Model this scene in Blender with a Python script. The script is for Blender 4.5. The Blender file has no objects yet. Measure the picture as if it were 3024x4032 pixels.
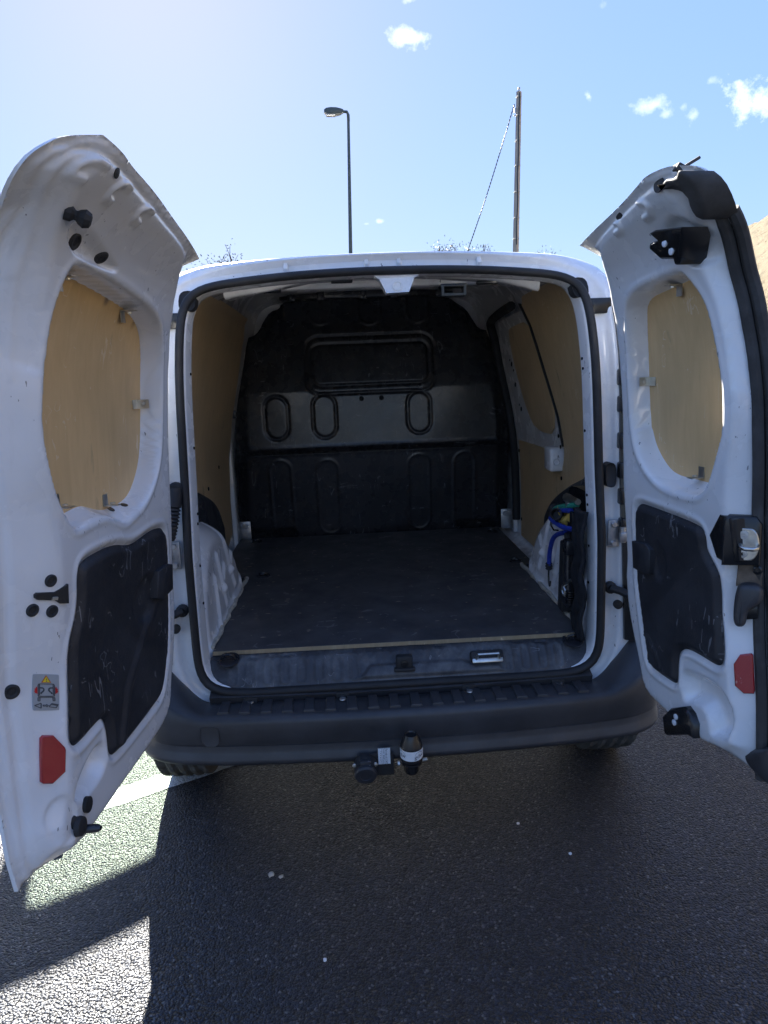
import bpy, bmesh, math, random
import numpy as np
from mathutils import Matrix, Vector
random.seed(7); rng = np.random.default_rng(7)
SC = bpy.context.scene
COL = SC.collection
# ------------------------------------------------------------------ camera
CAM_POS = (-0.132, -2.10, 1.478)
CR = ((0.99781, -0.053009, -0.039566), (-0.048913, -0.188629, -0.980829), (0.04453, 0.980617, -0.190809))  # right, down, forward
cam = bpy.data.cameras.new('camera'); cam_o = bpy.data.objects.new('camera', cam); COL.objects.link(cam_o)
r_, d_, f_ = (Vector(a) for a in CR)
m = Matrix.Identity(4)
for i in range(3):
    m[i][0] = r_[i]; m[i][1] = -d_[i]; m[i][2] = -f_[i]; m[i][3] = CAM_POS[i]
cam_o.matrix_world = m
cam.sensor_fit = 'HORIZONTAL'; cam.sensor_width = 36.0; cam.lens = 33.29
cam.clip_start = 0.02; cam.clip_end = 3000
SC.camera = cam_o
# ------------------------------------------------------------------ light
SUN_EL = math.radians(29.0)
SUN_AZ = math.radians(13.0)            # degrees to the left of straight ahead (+Y)
SUN_DIR = Vector((-math.sin(SUN_AZ) * math.cos(SUN_EL), math.cos(SUN_AZ) * math.cos(SUN_EL), math.sin(SUN_EL)))
sun = bpy.data.lights.new('sun', 'SUN'); sun.energy = 5.0; sun.angle = math.radians(0.53); sun.color = (1.0, 0.95, 0.87)
sun_o = bpy.data.objects.new('sun', sun); COL.objects.link(sun_o)
sun_o.rotation_euler = SUN_DIR.to_track_quat('Z', 'Y').to_euler(); sun_o.location = (-3, 8, 6)
W = bpy.data.worlds.new('World'); SC.world = W; W.use_nodes = True
wt = W.node_tree; wt.nodes.clear()
def wn(t, **k):
    n = wt.nodes.new(t)
    for a, b in k.items(): setattr(n, a, b)
    return n
w_out = wn('ShaderNodeOutputWorld'); w_bg = wn('ShaderNodeBackground')
sky = wn('ShaderNodeTexSky', sky_type='NISHITA'); sky.sun_disc = False
sky.sun_elevation = SUN_EL; sky.sun_rotation = -SUN_AZ
sky.altitude = 300; sky.air_density = 1.0; sky.dust_density = 0.28; sky.ozone_density = 3.2
w_bg.inputs['Strength'].default_value = 0.15
# small fair-weather clouds, by direction in the sky
tc = wn('ShaderNodeTexCoord')
nz = wn('ShaderNodeTexNoise'); nz.inputs['Scale'].default_value = 42; nz.inputs['Detail'].default_value = 7; nz.inputs['Roughness'].default_value = 0.62
wt.links.new(tc.outputs['Generated'], nz.inputs['Vector'])
def wmath(op, a, b=None, clamp=False):
    n = wn('ShaderNodeMath', operation=op, use_clamp=clamp)
    for i, x in enumerate((a, b)):
        if x is None: continue
        if isinstance(x, (int, float)): n.inputs[i].default_value = x
        else: wt.links.new(x, n.inputs[i])
    return n.outputs[0]
def wdot(vec):
    n = wn('ShaderNodeVectorMath', operation='DOT_PRODUCT'); n.inputs[1].default_value = vec
    wt.links.new(tc.outputs['Generated'], n.inputs[0]); return n.outputs['Value']
CLOUDS = [((0.0899, 0.9187, 0.3847), 0.030, 0.0135, .85), ((0.472, 0.8389, 0.2839), 0.036, 0.032, 1.0), ((0.3023, 0.9009, 0.3115), 0.0085, 0.0095, .75),
          ((0.3713, 0.8813, 0.2923), 0.024, 0.0105, .6), ((0.4017, 0.8697, 0.2867), 0.010, 0.008, .5), ((0.4133, 0.8679, 0.2756), 0.009, 0.0115, .55),
          ((0.054, 0.9793, 0.1952), 0.010, 0.004, .6), ((0.0364, 0.9806, 0.1926), 0.006, 0.003, .5), ((0.0955, 0.9037, 0.4174), 0.016, 0.006, .6),
          ((0.4232, 0.8521, 0.3079), 0.008, 0.006, .4), ((0.3046, 0.8683, 0.3914), 0.007, 0.006, .3), ((0.3865, 0.8778, 0.2829), 0.014, 0.008, .45),
          ((-0.72, 0.55, 0.33), 0.05, 0.03, .9), ((0.75, -0.4, 0.4), 0.08, 0.05, .9), ((-0.5, -0.7, 0.45), 0.07, 0.04, .9)]
tot = None
for c, rx, ry, amp in CLOUDS:
    bias = .45 if rx > .04 else 0.
    c = Vector(c).normalized(); e1 = Vector((0, 0, 1)).cross(c).normalized(); e2 = c.cross(e1)
    aa = wmath('POWER', wmath('DIVIDE', wmath('ABSOLUTE', wdot(e1)), rx), 2.0); bb = wmath('POWER', wmath('DIVIDE', wmath('ABSOLUTE', wdot(e2)), ry), 2.0)
    rr = wmath('SQRT', wmath('ADD', aa, bb))
    k = wmath('SUBTRACT', wmath('MULTIPLY', wmath('SUBTRACT', nz.outputs['Fac'], 0.32), 4.2 - 2 * bias), wmath('SUBTRACT', rr, bias))
    k = wmath('MULTIPLY', wmath('MULTIPLY', k, .5, True), wmath('GREATER_THAN', wdot(c), 0.5))
    k = wmath('MULTIPLY', k, amp)
    tot = k if tot is None else wmath('MAXIMUM', tot, k)
bw = wn('ShaderNodeRGBToBW'); wt.links.new(sky.outputs['Color'], bw.inputs[0])      # evens the sky's brightness, keeps its hue
fac = wmath('MULTIPLY', wmath('POWER', bw.outputs[0], -0.66), 0.325)
wb = wn('ShaderNodeVectorMath', operation='MULTIPLY'); wb.inputs[1].default_value = (0.985, 0.945, 1.06); wt.links.new(sky.outputs['Color'], wb.inputs[0])
hs = wn('ShaderNodeVectorMath', operation='SCALE'); wt.links.new(wb.outputs[0], hs.inputs[0]); wt.links.new(fac, hs.inputs['Scale'])
cmix = wn('ShaderNodeMix', data_type='RGBA')
wt.links.new(tot, cmix.inputs['Factor']); wt.links.new(hs.outputs[0], cmix.inputs['A'])
cmix.inputs['B'].default_value = (1.75, 1.79, 1.85, 1)
wt.links.new(cmix.outputs['Result'], w_bg.inputs['Color']); wt.links.new(w_bg.outputs[0], w_out.inputs[0])
# ------------------------------------------------------------------ exposure
SC.view_settings.view_transform = 'Standard'; SC.view_settings.look = 'None'
SC.view_settings.exposure = 3.2; SC.view_settings.gamma = 1.0; SC.view_settings.use_curve_mapping = False
SC.render.engine = 'CYCLES'; SC.cycles.use_denoising = True
SC.cycles.max_bounces = 10; SC.cycles.diffuse_bounces = 6; SC.cycles.glossy_bounces = 4; SC.cycles.transparent_max_bounces = 12
SC.cycles.sample_clamp_indirect = 8.0; SC.cycles.caustics_reflective = False; SC.cycles.caustics_refractive = False

# ---- shared door / rear-end surface functions (metres) ----
LEANV = [0.40, 0.95, 1.15, 1.40, 1.50, 1.60, 1.70, 1.75, 1.80, 1.85, 1.90]
LEANW = [0.00, 0.00, 0.025, 0.040, 0.050, 0.070, 0.105, 0.140, 0.190, 0.245, 0.290]
def sstep(x, a, b):
    t = np.clip((x - a) / (b - a), 0, 1)
    return t * t * (3 - 2 * t)
def camber_v(u, v, span):
    c = 0.065 * (1 - ((u - span) / span) ** 2)
    return v - (c - 0.065) * -1 * -1 * sstep(v, 1.5, 1.78)
def lean(v):
    return (np.interp(v - .02, LEANV, LEANW) + np.interp(v, LEANV, LEANW) + np.interp(v + .02, LEANV, LEANW)) / 3
def door_lean(side, u, v):
    span = .75 if side < 0 else .62
    drop = 0.065 * ((u - span) / span) ** 2 * sstep(v, 1.5, 1.78)   # roof camber: lower near the hinge
    return lean(v + drop)
def rear_y(z):
    return lean(z)
def sdf_poly(P, u, v):
    """signed distance to closed polygon P (n,2); negative inside"""
    P = np.asarray(P, float)
    sh = u.shape; u = u.ravel(); v = v.ravel()
    d = np.full(u.shape, 1e9); inside = np.zeros(u.shape, bool)
    n = len(P)
    for i in range(n):
        a = P[i]; b = P[(i + 1) % n]; e = b - a
        L = e @ e
        if L < 1e-14: continue
        t = np.clip(((u - a[0]) * e[0] + (v - a[1]) * e[1]) / L, 0, 1)
        d = np.minimum(d, (u - a[0] - t * e[0]) ** 2 + (v - a[1] - t * e[1]) ** 2)
        c = ((a[1] > v) != (b[1] > v))
        if abs(e[1]) > 1e-12:
            c &= u < a[0] + (v - a[1]) / e[1] * e[0]
        inside ^= c
    d = np.sqrt(d)
    return np.where(inside, -d, d).reshape(sh)
def smooth_closed(P, it=2, n=None):
    """Chaikin corner cutting"""
    P = np.asarray(P, float)
    for _ in range(it):
        Q = np.roll(P, -1, 0)
        P = np.stack([.75 * P + .25 * Q, .25 * P + .75 * Q], 1).reshape(-1, 2)
    return P
# ---- left / right rear door inner panel height (metres towards the cargo side) ----
PIN = {}
def door_polys(TAB):
    Lc = TAB['L_corner']; Rc = TAB['R_corner']
    PIN['L'] = smooth_closed([(.45, 1.785), (.72, 1.812), (.82, 1.815), (.845, 1.79), (.83, 1.755)] + [p for p in Lc[2:]] +
        [(.80, .70), (.83, .64), (.80, .592), (.6, .597), (.4, .60), (.30, .608), (.25, .64)] + TAB['L_hin'] + [(.33, 1.765)], 1)
    PIN['R'] = smooth_closed([(.35, 1.77), (.5, 1.79), (.6, 1.80), (.625, 1.775)] + [p for p in Rc[:]] +
        [(.625, .68), (.635, .61), (.5, .575), (.3, .582), (.25, .600)] + TAB['R_hin'] + [(.28, 1.755)], 1)
    PIN['Lo'] = smooth_closed(TAB['L_out'], 2); PIN['Ro'] = smooth_closed(TAB['R_out'], 2)
    PIN['Lr'] = smooth_closed(TAB['L_rim'], 3); PIN['Rr'] = smooth_closed(TAB['R_rim'], 3)
    PIN['Lp'] = smooth_closed(TAB['L_ply'], 3); PIN['Rp'] = smooth_closed(TAB['R_ply'], 3)
    PIN['Lt'] = smooth_closed(TAB['L_trim'], 2); PIN['Rt'] = smooth_closed(TAB['R_trim'], 2)
    PIN['Ll'] = smooth_closed(TAB['L_lowrec'], 2); PIN['Rl'] = smooth_closed(TAB['R_lowrec'], 2)
def seg_d(u, v, pts):
    d = np.full(u.shape, 9.)
    for a, b in zip(pts[:-1], pts[1:]):
        ex, ey = b[0] - a[0], b[1] - a[1]; LL = ex * ex + ey * ey + 1e-12
        t = np.clip(((u - a[0]) * ex + (v - a[1]) * ey) / LL, 0, 1)
        d = np.minimum(d, np.hypot(u - a[0] - t * ex, v - a[1] - t * ey))
    return d
HI = .085
def hem_rise(k, u, v):
    f = sstep(u, .76, .90) if k == 'L' else sstep(u, .56, .67)
    return sstep(v, 1.69, 1.80) * (.80 - .45 * f)
def door_h(k, u, v, detail=True):
    side = -1 if k == 'L' else 1
    di = sdf_poly(PIN[k], u, v); do = np.maximum(-sdf_poly(PIN[k + 'o'], u, v), 0)
    t = np.where(di > 0, di / (di + do + 1e-6), 0)
    # hem flange | step | sloped shut face | rounded corner
    prof = np.interp(t, [0, .03, .16, .62, .67, .82, .86, 1.0], [0, .01, .12, .60, .76, .80, .97, 1.0])
    amt = (HI - .01) * (1 - hem_rise(k, u, v))
    h = HI - amt * prof
    h = h - .003 * np.exp(-np.clip(-di, 0, 1) / .006) * (di <= 0) - .003 * (di > 0)
    # window recess
    dr = sdf_poly(PIN[k + 'r'], u, v); dp = sdf_poly(PIN[k + 'p'], u, v)
    s = np.clip(-dr / (-dr + np.maximum(dp, 0) + 1e-4), 0, 1) * (dr < 0)
    s = np.where(dp < 0, 1, s)
    edge = sstep(-dr, -.002, .008)
    h = h - (HI - .026) * np.where(dr < .002, np.minimum(np.maximum(s, 0), 1) ** .8 * edge, 0)
    h = h + .0025 * np.exp(-((dr - .009) / .006) ** 2)
    # trim seat (slightly sunk with raised bead round it)
    dt = sdf_poly(PIN[k + 't'], u, v)
    h = h - .006 * (1 - sstep(dt, 0, .008)) + .003 * np.exp(-((dt - .016) / .006) ** 2)
    if not detail:
        return h
    # pressed relief
    if k == 'L':
        dl = sdf_poly(PIN['Ll'], u, v); h = h - .030 * (1 - sstep(dl, -.025, .004))
        f = [(.80, 1.755), (.62, 1.715), (.56, 1.70), (.60, 1.690), (.74, 1.697), (.79, 1.72)]
        df = sdf_poly(smooth_closed(f, 2), u, v); h = h - .014 * (1 - sstep(df, -.012, .004))
        R6 = [TAB['L_ribs'][i * 6:(i + 1) * 6] for i in range(3)]
        for r in R6: h = h + .007 * (1 - sstep(seg_d(u, v, r), .0025, .0075))
        for r, am in ((TAB['L_line2'], .0024), (TAB['L_line3'], .0024)): h = h + am * np.exp(-(seg_d(u, v, r) / .0045) ** 2)
        h = h - .006 * np.exp(-(seg_d(u, v, TAB['L_lipg']) / .005) ** 2)
        # free-edge shut face features
        for c, rx, ry in [((.815, .665), .03, .05)]:
            e = np.hypot((u - c[0]) / rx, (v - c[1]) / ry); h = h - .006 * (1 - sstep(e, .8, 1.1))
    else:
        dl = sdf_poly(PIN['Rl'], u, v); h = h - .034 * (1 - sstep(dl, -.03, .004))
        for r in (TAB['R_ribs'][:5], TAB['R_ribs'][5:]): h = h + .007 * (1 - sstep(seg_d(u, v, r), .0025, .0075))
        h = h - .006 * np.exp(-(seg_d(u, v, TAB['R_lipg']) / .005) ** 2)
        e = np.hypot((u - .575) / .05, (v - 1.715) / .05); h = h - .012 * (1 - sstep(e, .7, 1.1))
    h = h + .0005 * np.sin(u * 17 + v * 7) * np.sin(v * 13 + 1.3)
    return h
def door_w(k, u, v, detail=True):
    return door_lean(-1 if k == 'L' else 1, u, v) + door_h(k, u, v, detail)

# outlines on the doors (u from hinge, height) and bulkhead (x, height), metres
TAB = {
    'L_out': [(0.9031, 0.5574), (0.8388, 0.5708), (0.8014, 0.5516), (0.7681, 0.5463), (0.6672, 0.5602), (0.5923, 0.5696), (0.4541, 0.5735), (0.3787, 0.5656), (0.29, 0.573), (0.215, 0.615), (0.2092, 0.6892), (0.1752, 0.749), (0.1446, 0.821), (0.1227, 0.9249), (0.1369, 1.0557), (0.1572, 1.1823), (0.1547, 1.3178), (0.1475, 1.4381), (0.1524, 1.5509), (0.1878, 1.6418), (0.2184, 1.6924), (0.2613, 1.7272), (0.2112, 1.77), (0.2105, 1.7698), (0.2107, 1.7701), (0.4573, 1.8097), (0.6151, 1.8316), (0.7524, 1.8426), (0.8336, 1.8576), (0.8339, 1.8576), (0.8912, 1.8417), (0.9174, 1.8261), (0.938, 1.8027), (0.9334, 1.7813), (0.9139, 1.7596), (0.8835, 1.7334)],
    'L_corner': [(0.9286, 1.7963), (0.8764, 1.7581), (0.8199, 1.7142), (0.7938, 1.6389), (0.7887, 1.5138), (0.8088, 1.4894), (0.8084, 1.4246), (0.8062, 1.3672), (0.7954, 1.3207), (0.7789, 1.2788), (0.7725, 1.2255), (0.7712, 1.1649), (0.7669, 1.0898), (0.7614, 0.9605), (0.7569, 0.9258), (0.7667, 0.8374), (0.7766, 0.7889), (0.7906, 0.7538)],
    'L_rim': [(0.7275, 1.6875), (0.7481, 1.6753), (0.7624, 1.6465), (0.7713, 1.6143), (0.7792, 1.578), (0.7854, 1.5246), (0.7963, 1.449), (0.7992, 1.4241), (0.7935, 1.3657), (0.7691, 1.284), (0.7289, 1.2282), (0.7017, 1.2036), (0.6469, 1.2096), (0.5704, 1.2085), (0.5277, 1.1914), (0.4792, 1.171), (0.4386, 1.1789), (0.3595, 1.1941), (0.2964, 1.2341), (0.2502, 1.2923), (0.2307, 1.3874), (0.2293, 1.4872), (0.237, 1.5492), (0.2698, 1.6081), (0.356, 1.6449), (0.4961, 1.6687), (0.6456, 1.6844)],
    'L_ply': [(0.3729, 1.6431), (0.3016, 1.6317), (0.2493, 1.6116), (0.2213, 1.5827), (0.2146, 1.5208), (0.2228, 1.4576), (0.2338, 1.3896), (0.2452, 1.326), (0.2692, 1.2641), (0.3058, 1.2276), (0.3618, 1.2087), (0.4125, 1.208), (0.447, 1.2075), (0.4922, 1.2117), (0.5398, 1.2249), (0.5895, 1.2424), (0.7169, 1.2282), (0.7571, 1.284), (0.7815, 1.3657), (0.7872, 1.4241), (0.7843, 1.449), (0.7734, 1.5246), (0.7672, 1.578), (0.7593, 1.6143), (0.7504, 1.6465), (0.7361, 1.6753), (0.7155, 1.6875)],
    'L_trim': [(0.2734, 1.1186), (0.2357, 1.1069), (0.2187, 1.0688), (0.2054, 0.9778), (0.2167, 0.8739), (0.2577, 0.7449), (0.2553, 0.7711), (0.2775, 0.7264), (0.3187, 0.6807), (0.3999, 0.6786), (0.5982, 0.6779), (0.627, 0.6945), (0.6236, 0.7319), (0.6251, 0.7628), (0.6349, 0.7857), (0.6594, 0.7866), (0.7463, 0.7826), (0.7649, 0.7931), (0.7681, 0.8111), (0.7521, 0.8836), (0.7412, 0.9584), (0.7442, 0.9531), (0.7349, 1.0018), (0.7139, 1.0333), (0.7033, 1.069), (0.7034, 1.1209), (0.6924, 1.1385), (0.6535, 1.1438), (0.5437, 1.1409), (0.4605, 1.1176), (0.4153, 1.1158), (0.3349, 1.1224)],
    'L_handle': [(0.3247, 1.0184), (0.2564, 1.0196), (0.2218, 1.0084), (0.2186, 0.9388), (0.294, 0.9332), (0.3257, 0.9487)],
    'L_pull': [(0.3745, 1.0038), (0.3402, 0.9836), (0.3447, 0.9518), (0.3862, 0.9524), (0.4013, 0.9735), (0.4022, 0.993)],
    'L_up': [(0.8178, 1.7504), (0.7789, 1.7576), (0.7402, 1.7228), (0.6378, 1.7121)],
    'L_ribs': [(0.8408, 1.7908), (0.8671, 1.795), (0.8635, 1.8062), (0.8512, 1.8154), (0.8314, 1.8214), (0.8044, 1.8203), (0.7338, 1.7828), (0.7553, 1.786), (0.7546, 1.7977), (0.7438, 1.8068), (0.7223, 1.8137), (0.6995, 1.812), (0.6011, 1.7745), (0.6279, 1.7793), (0.6281, 1.7899), (0.6126, 1.7973), (0.5951, 1.8025), (0.5754, 1.7992)],
    'L_clip': [(0.6881, 1.6707), (0.3938, 1.6351), (0.2656, 1.4285), (0.6763, 1.2512), (0.4642, 1.216)],
    'L_hole': [(0.7711, 1.819), (0.3922, 1.1998), (0.4459, 1.2002)],
    'L_lowrec': [(0.6651, 0.7459), (0.6388, 0.7284), (0.647, 0.6731), (0.7275, 0.6641), (0.7892, 0.6789), (0.7756, 0.7116), (0.7194, 0.7393)],
    'L_pin': [(0.7441, 0.6778), (0.7392, 0.6546), (0.768, 0.6053), (0.7956, 0.6194), (0.8069, 0.6441), (0.7946, 0.6633), (0.7083, 0.5779), (0.7558, 0.6111)],
    'L_hin': [(0.2352, 0.6892), (0.2012, 0.749), (0.1706, 0.821), (0.1487, 0.9249), (0.1629, 1.0557), (0.1832, 1.1823), (0.1807, 1.3178), (0.1735, 1.4381), (0.1784, 1.5509), (0.2138, 1.6418), (0.2444, 1.6924), (0.2873, 1.7272)],
    'L_line2': [(0.8481, 1.8468), (0.8886, 1.8262), (0.8914, 1.7918), (0.869, 1.7535), (0.8493, 1.7024), (0.8488, 1.6548)],
    'L_line3': [(0.8798, 1.8143), (0.8881, 1.7953), (0.8861, 1.7787), (0.8557, 1.7393), (0.8438, 1.6931), (0.8422, 1.6354), (0.8364, 1.556), (0.8399, 1.4943)],
    'L_lipg': [(0.9049, 1.8276), (0.8591, 1.8336), (0.8177, 1.8344), (0.7266, 1.8258), (0.572, 1.808), (0.4175, 1.7872), (0.3147, 1.7698)],
    'R_out': [(0.669, 0.5412), (0.6443, 0.5388), (0.5901, 0.5519), (0.5819, 0.5668), (0.538, 0.5572), (0.4795, 0.5389), (0.4431, 0.5332), (0.3635, 0.5473), (0.3095, 0.5471), (0.245, 0.552), (0.195, 0.59), (0.1981, 0.6619), (0.1628, 0.7236), (0.1357, 0.7821), (0.1223, 0.8266), (0.1111, 0.8985), (0.1316, 1.1587), (0.1383, 1.3326), (0.1376, 1.3704), (0.1371, 1.4707), (0.1439, 1.5526), (0.1599, 1.6317), (0.187, 1.6912), (0.2208, 1.732), (0.2194, 1.7557), (0.1855, 1.7755), (0.1846, 1.7753), (0.1861, 1.7757), (0.3364, 1.7995), (0.4988, 1.824), (0.6144, 1.8443), (0.6532, 1.8383), (0.6887, 1.8266), (0.6998, 1.8065), (0.6887, 1.7789), (0.6426, 1.7161), (0.6303, 1.6467), (0.6294, 1.5489), (0.6382, 1.4658), (0.6491, 1.3846), (0.6555, 1.2786), (0.6605, 1.1462), (0.6581, 0.9187), (0.6918, 0.7296)],
    'R_hin': [(0.2241, 0.6619), (0.1888, 0.7236), (0.1617, 0.7821), (0.1483, 0.8266), (0.1371, 0.8985), (0.1576, 1.1587), (0.1643, 1.3326), (0.1636, 1.3704), (0.1631, 1.4707), (0.1699, 1.5526), (0.1859, 1.6317), (0.213, 1.6912), (0.2468, 1.732)],
    'R_lipg': [(0.2377, 1.7679), (0.3473, 1.789), (0.5059, 1.8125), (0.6242, 1.826)],
    'R_corner': [(0.6161, 1.7476), (0.5887, 1.7149), (0.5801, 1.6798), (0.5903, 1.6463), (0.6056, 1.6025), (0.615, 1.5396), (0.625, 1.4638), (0.6335, 1.3875), (0.6222, 1.3058), (0.6113, 1.2296), (0.6089, 1.1856), (0.6072, 1.113), (0.5954, 0.9951), (0.5948, 0.9037), (0.6096, 0.8349), (0.6164, 0.7535)],
    'R_rim': [(0.2482, 1.6102), (0.2845, 1.637), (0.336, 1.6532), (0.3898, 1.6594), (0.4765, 1.667), (0.5111, 1.6686), (0.5287, 1.6572), (0.5529, 1.6273), (0.57, 1.5987), (0.5814, 1.5597), (0.589, 1.503), (0.5991, 1.4513), (0.6046, 1.3995), (0.6017, 1.3304), (0.591, 1.303), (0.558, 1.225), (0.5438, 1.2032), (0.5245, 1.1829), (0.4849, 1.1706), (0.4056, 1.1699), (0.337, 1.1784), (0.2769, 1.2092), (0.2339, 1.2541), (0.2176, 1.3193), (0.2145, 1.3724), (0.2183, 1.5021)],
    'R_ply': [(0.2262, 1.5952), (0.2617, 1.62), (0.2995, 1.6342), (0.3855, 1.642), (0.4628, 1.6518), (0.5167, 1.6572), (0.5409, 1.6273), (0.558, 1.5987), (0.5694, 1.5597), (0.577, 1.503), (0.5871, 1.4513), (0.5926, 1.3995), (0.5897, 1.3304), (0.579, 1.303), (0.546, 1.225), (0.5318, 1.2032), (0.4317, 1.2074), (0.3512, 1.206), (0.3114, 1.217), (0.2707, 1.2484), (0.2471, 1.2758), (0.2299, 1.3142), (0.2266, 1.3005), (0.2192, 1.4031), (0.2129, 1.4844), (0.2111, 1.5488)],
    'R_trim': [(0.2168, 1.0916), (0.2293, 1.1043), (0.2511, 1.1151), (0.2899, 1.1152), (0.4081, 1.1128), (0.5024, 1.1085), (0.5211, 1.1005), (0.5286, 1.0814), (0.5282, 1.0574), (0.5385, 1.042), (0.5681, 1.0112), (0.5727, 0.9888), (0.5728, 0.9262), (0.5797, 0.899), (0.5912, 0.8432), (0.5932, 0.8077), (0.5835, 0.7951), (0.565, 0.7899), (0.5156, 0.79), (0.4635, 0.7869), (0.4367, 0.7781), (0.4209, 0.7635), (0.4139, 0.7405), (0.4159, 0.6869), (0.4127, 0.6759), (0.3926, 0.6697), (0.2929, 0.6656), (0.272, 0.6825), (0.248, 0.7464), (0.2182, 0.8458), (0.2003, 0.9165), (0.206, 1.0116)],
    'R_handle': [(0.2195, 1.0069), (0.2941, 1.0156), (0.3123, 1.0029), (0.3037, 0.9373), (0.2781, 0.9267), (0.2173, 0.9295)],
    'R_ribs': [(0.5088, 1.8045), (0.5278, 1.799), (0.5373, 1.7907), (0.5278, 1.7781), (0.498, 1.7744), (0.3864, 1.7881), (0.4017, 1.785), (0.403, 1.7754), (0.3944, 1.7703), (0.3718, 1.7692)],
    'R_latch': [(0.5274, 1.7412), (0.5489, 1.7433), (0.6305, 1.7333), (0.6249, 1.718), (0.5939, 1.6901), (0.5764, 1.6721), (0.5611, 1.6732), (0.5657, 1.6849), (0.5188, 1.691), (0.4973, 1.7137), (0.5067, 1.7248), (0.5415, 1.7261)],
    'R_hole': [(0.4083, 1.7977), (0.5951, 1.8186)],
    'R_clip': [(0.4227, 1.6463), (0.2334, 1.4315), (0.4478, 1.2121)],
    'R_lowlatch': [(0.3844, 0.5745), (0.4165, 0.6113), (0.4797, 0.6468), (0.5038, 0.6386), (0.5207, 0.6189), (0.521, 0.5826), (0.4954, 0.5791), (0.4051, 0.5299), (0.3927, 0.5395)],
    'R_lowrec': [(0.4331, 0.7142), (0.4592, 0.7353), (0.6164, 0.7535), (0.6441, 0.639), (0.5625, 0.6046), (0.5548, 0.6393), (0.5379, 0.6632), (0.5071, 0.6645), (0.4552, 0.6397), (0.4395, 0.6629)],
    'R_cap': [(0.6294, 0.6016), (0.6375, 0.5805), (0.6634, 0.5721), (0.689, 0.568), (0.7291, 0.5707), (0.7317, 0.6667), (0.6724, 0.6356), (0.6507, 0.6175)],
    'L_sticker': [(0.8171, 0.9655), (0.7721, 0.944), (0.7824, 0.8729), (0.8231, 0.8962)],
    'L_refl': [(0.8203, 0.8401), (0.8153, 0.8431), (0.7996, 0.8345), (0.787, 0.8029), (0.7864, 0.7972), (0.7962, 0.7572), (0.8198, 0.7463), (0.8327, 0.7545), (0.8354, 0.7601)],
    'L_plugs': [(0.7874, 1.1327), (0.8168, 1.0869), (0.7846, 1.0736), (0.8479, 0.9455)],
    'L_plugr': [(0.7785, 1.1299), (0.8084, 1.0839), (0.7745, 1.0701), (0.8426, 0.9429)],
    'L_slot': [(0.8152, 1.1158), (0.8115, 1.1182), (0.781, 1.1094), (0.7514, 1.1161), (0.7517, 1.0786), (0.7712, 1.0839), (0.7806, 1.0933), (0.8109, 1.1048), (0.8149, 1.1098)],
    'L_pocket': [(0.7651, 1.129), (0.7291, 1.131), (0.7226, 1.1112), (0.7247, 1.076), (0.7404, 1.0556), (0.762, 1.0657)],
    'R_refl': [(0.6193, 0.8139), (0.6248, 0.8374), (0.638, 0.8438), (0.6409, 0.8403), (0.652, 0.762), (0.6512, 0.7544), (0.6383, 0.751), (0.6255, 0.7653)],
    'R_box': [(0.5509, 1.0963), (0.5877, 1.1428), (0.6021, 1.1497), (0.6041, 1.0462), (0.573, 1.0474), (0.6021, 1.1497), (0.6327, 1.1517), (0.6398, 1.1384), (0.6369, 1.06), (0.6038, 1.0433)],
    'R_plate': [(0.6098, 1.1814), (0.634, 1.1845), (0.6341, 1.1599), (0.6084, 1.1549), (0.5975, 1.042), (0.6276, 1.0528), (0.6227, 1.0031), (0.5957, 0.9949)],
    'R_lever': [(0.593, 0.9854), (0.604, 1.0025), (0.6213, 1.0029), (0.6274, 0.9895), (0.6261, 0.9661), (0.6213, 0.9506), (0.61, 0.9513), (0.6072, 0.9331), (0.6068, 0.9054), (0.5971, 0.9074), (0.5921, 0.9324)],
    'R_rub': [(0.6367, 1.7629), (0.6468, 1.7583), (0.6403, 1.7412), (0.6277, 1.7191), (0.6146, 1.6857), (0.6171, 1.6369), (0.6212, 1.5874), (0.6262, 1.5249), (0.6336, 1.4618), (0.6402, 1.4109), (0.6427, 1.3336), (0.6434, 1.3044), (0.6454, 1.2783), (0.6442, 1.1983), (0.6413, 1.1161), (0.6377, 1.06), (0.6299, 0.9726), (0.63, 0.9411), (0.6404, 0.8574), (0.6578, 0.7607), (0.6693, 0.6356)],
    'R_upbr': [(0.5941, 1.8257), (0.6295, 1.8302), (0.6523, 1.8276), (0.6719, 1.8289), (0.676, 1.8343), (0.701, 1.8296), (0.7029, 1.8164), (0.6845, 1.7974), (0.6646, 1.769), (0.6477, 1.7592), (0.6362, 1.7618), (0.6539, 1.7895), (0.6617, 1.7954), (0.649, 1.813), (0.6202, 1.8259), (0.5959, 1.8229)],
    'L_hem': [(0.917, 1.7591)],
    'B_out': [(-0.7035, 0.6038), (-0.7636, 0.6123), (-0.7331, 1.0428), (-0.7424, 1.2862), (-0.7088, 1.5273), (-0.6826, 1.6932), (-0.6182, 1.7005), (-0.5816, 1.7331), (-0.5571, 1.7831), (-0.5205, 1.8303), (-0.4682, 1.843), (-0.4645, 1.8696), (-0.3681, 1.8784), (-0.1079, 1.8912), (0.1084, 1.891), (0.2704, 1.8854), (0.4551, 1.8691), (0.4839, 1.8436), (0.5375, 1.8097), (0.5745, 1.7469), (0.6022, 1.6992), (0.6495, 1.6876), (0.6976, 1.6908), (0.7114, 1.5697), (0.7295, 1.3699), (0.7463, 1.198), (0.7413, 1.1058), (0.7309, 0.9486), (0.741, 0.6736), (0.7109, 0.5993)],
    'B_win': [(-0.3308, 1.6825), (0.3553, 1.6862), (0.3402, 1.393), (-0.3445, 1.4037)],
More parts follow.
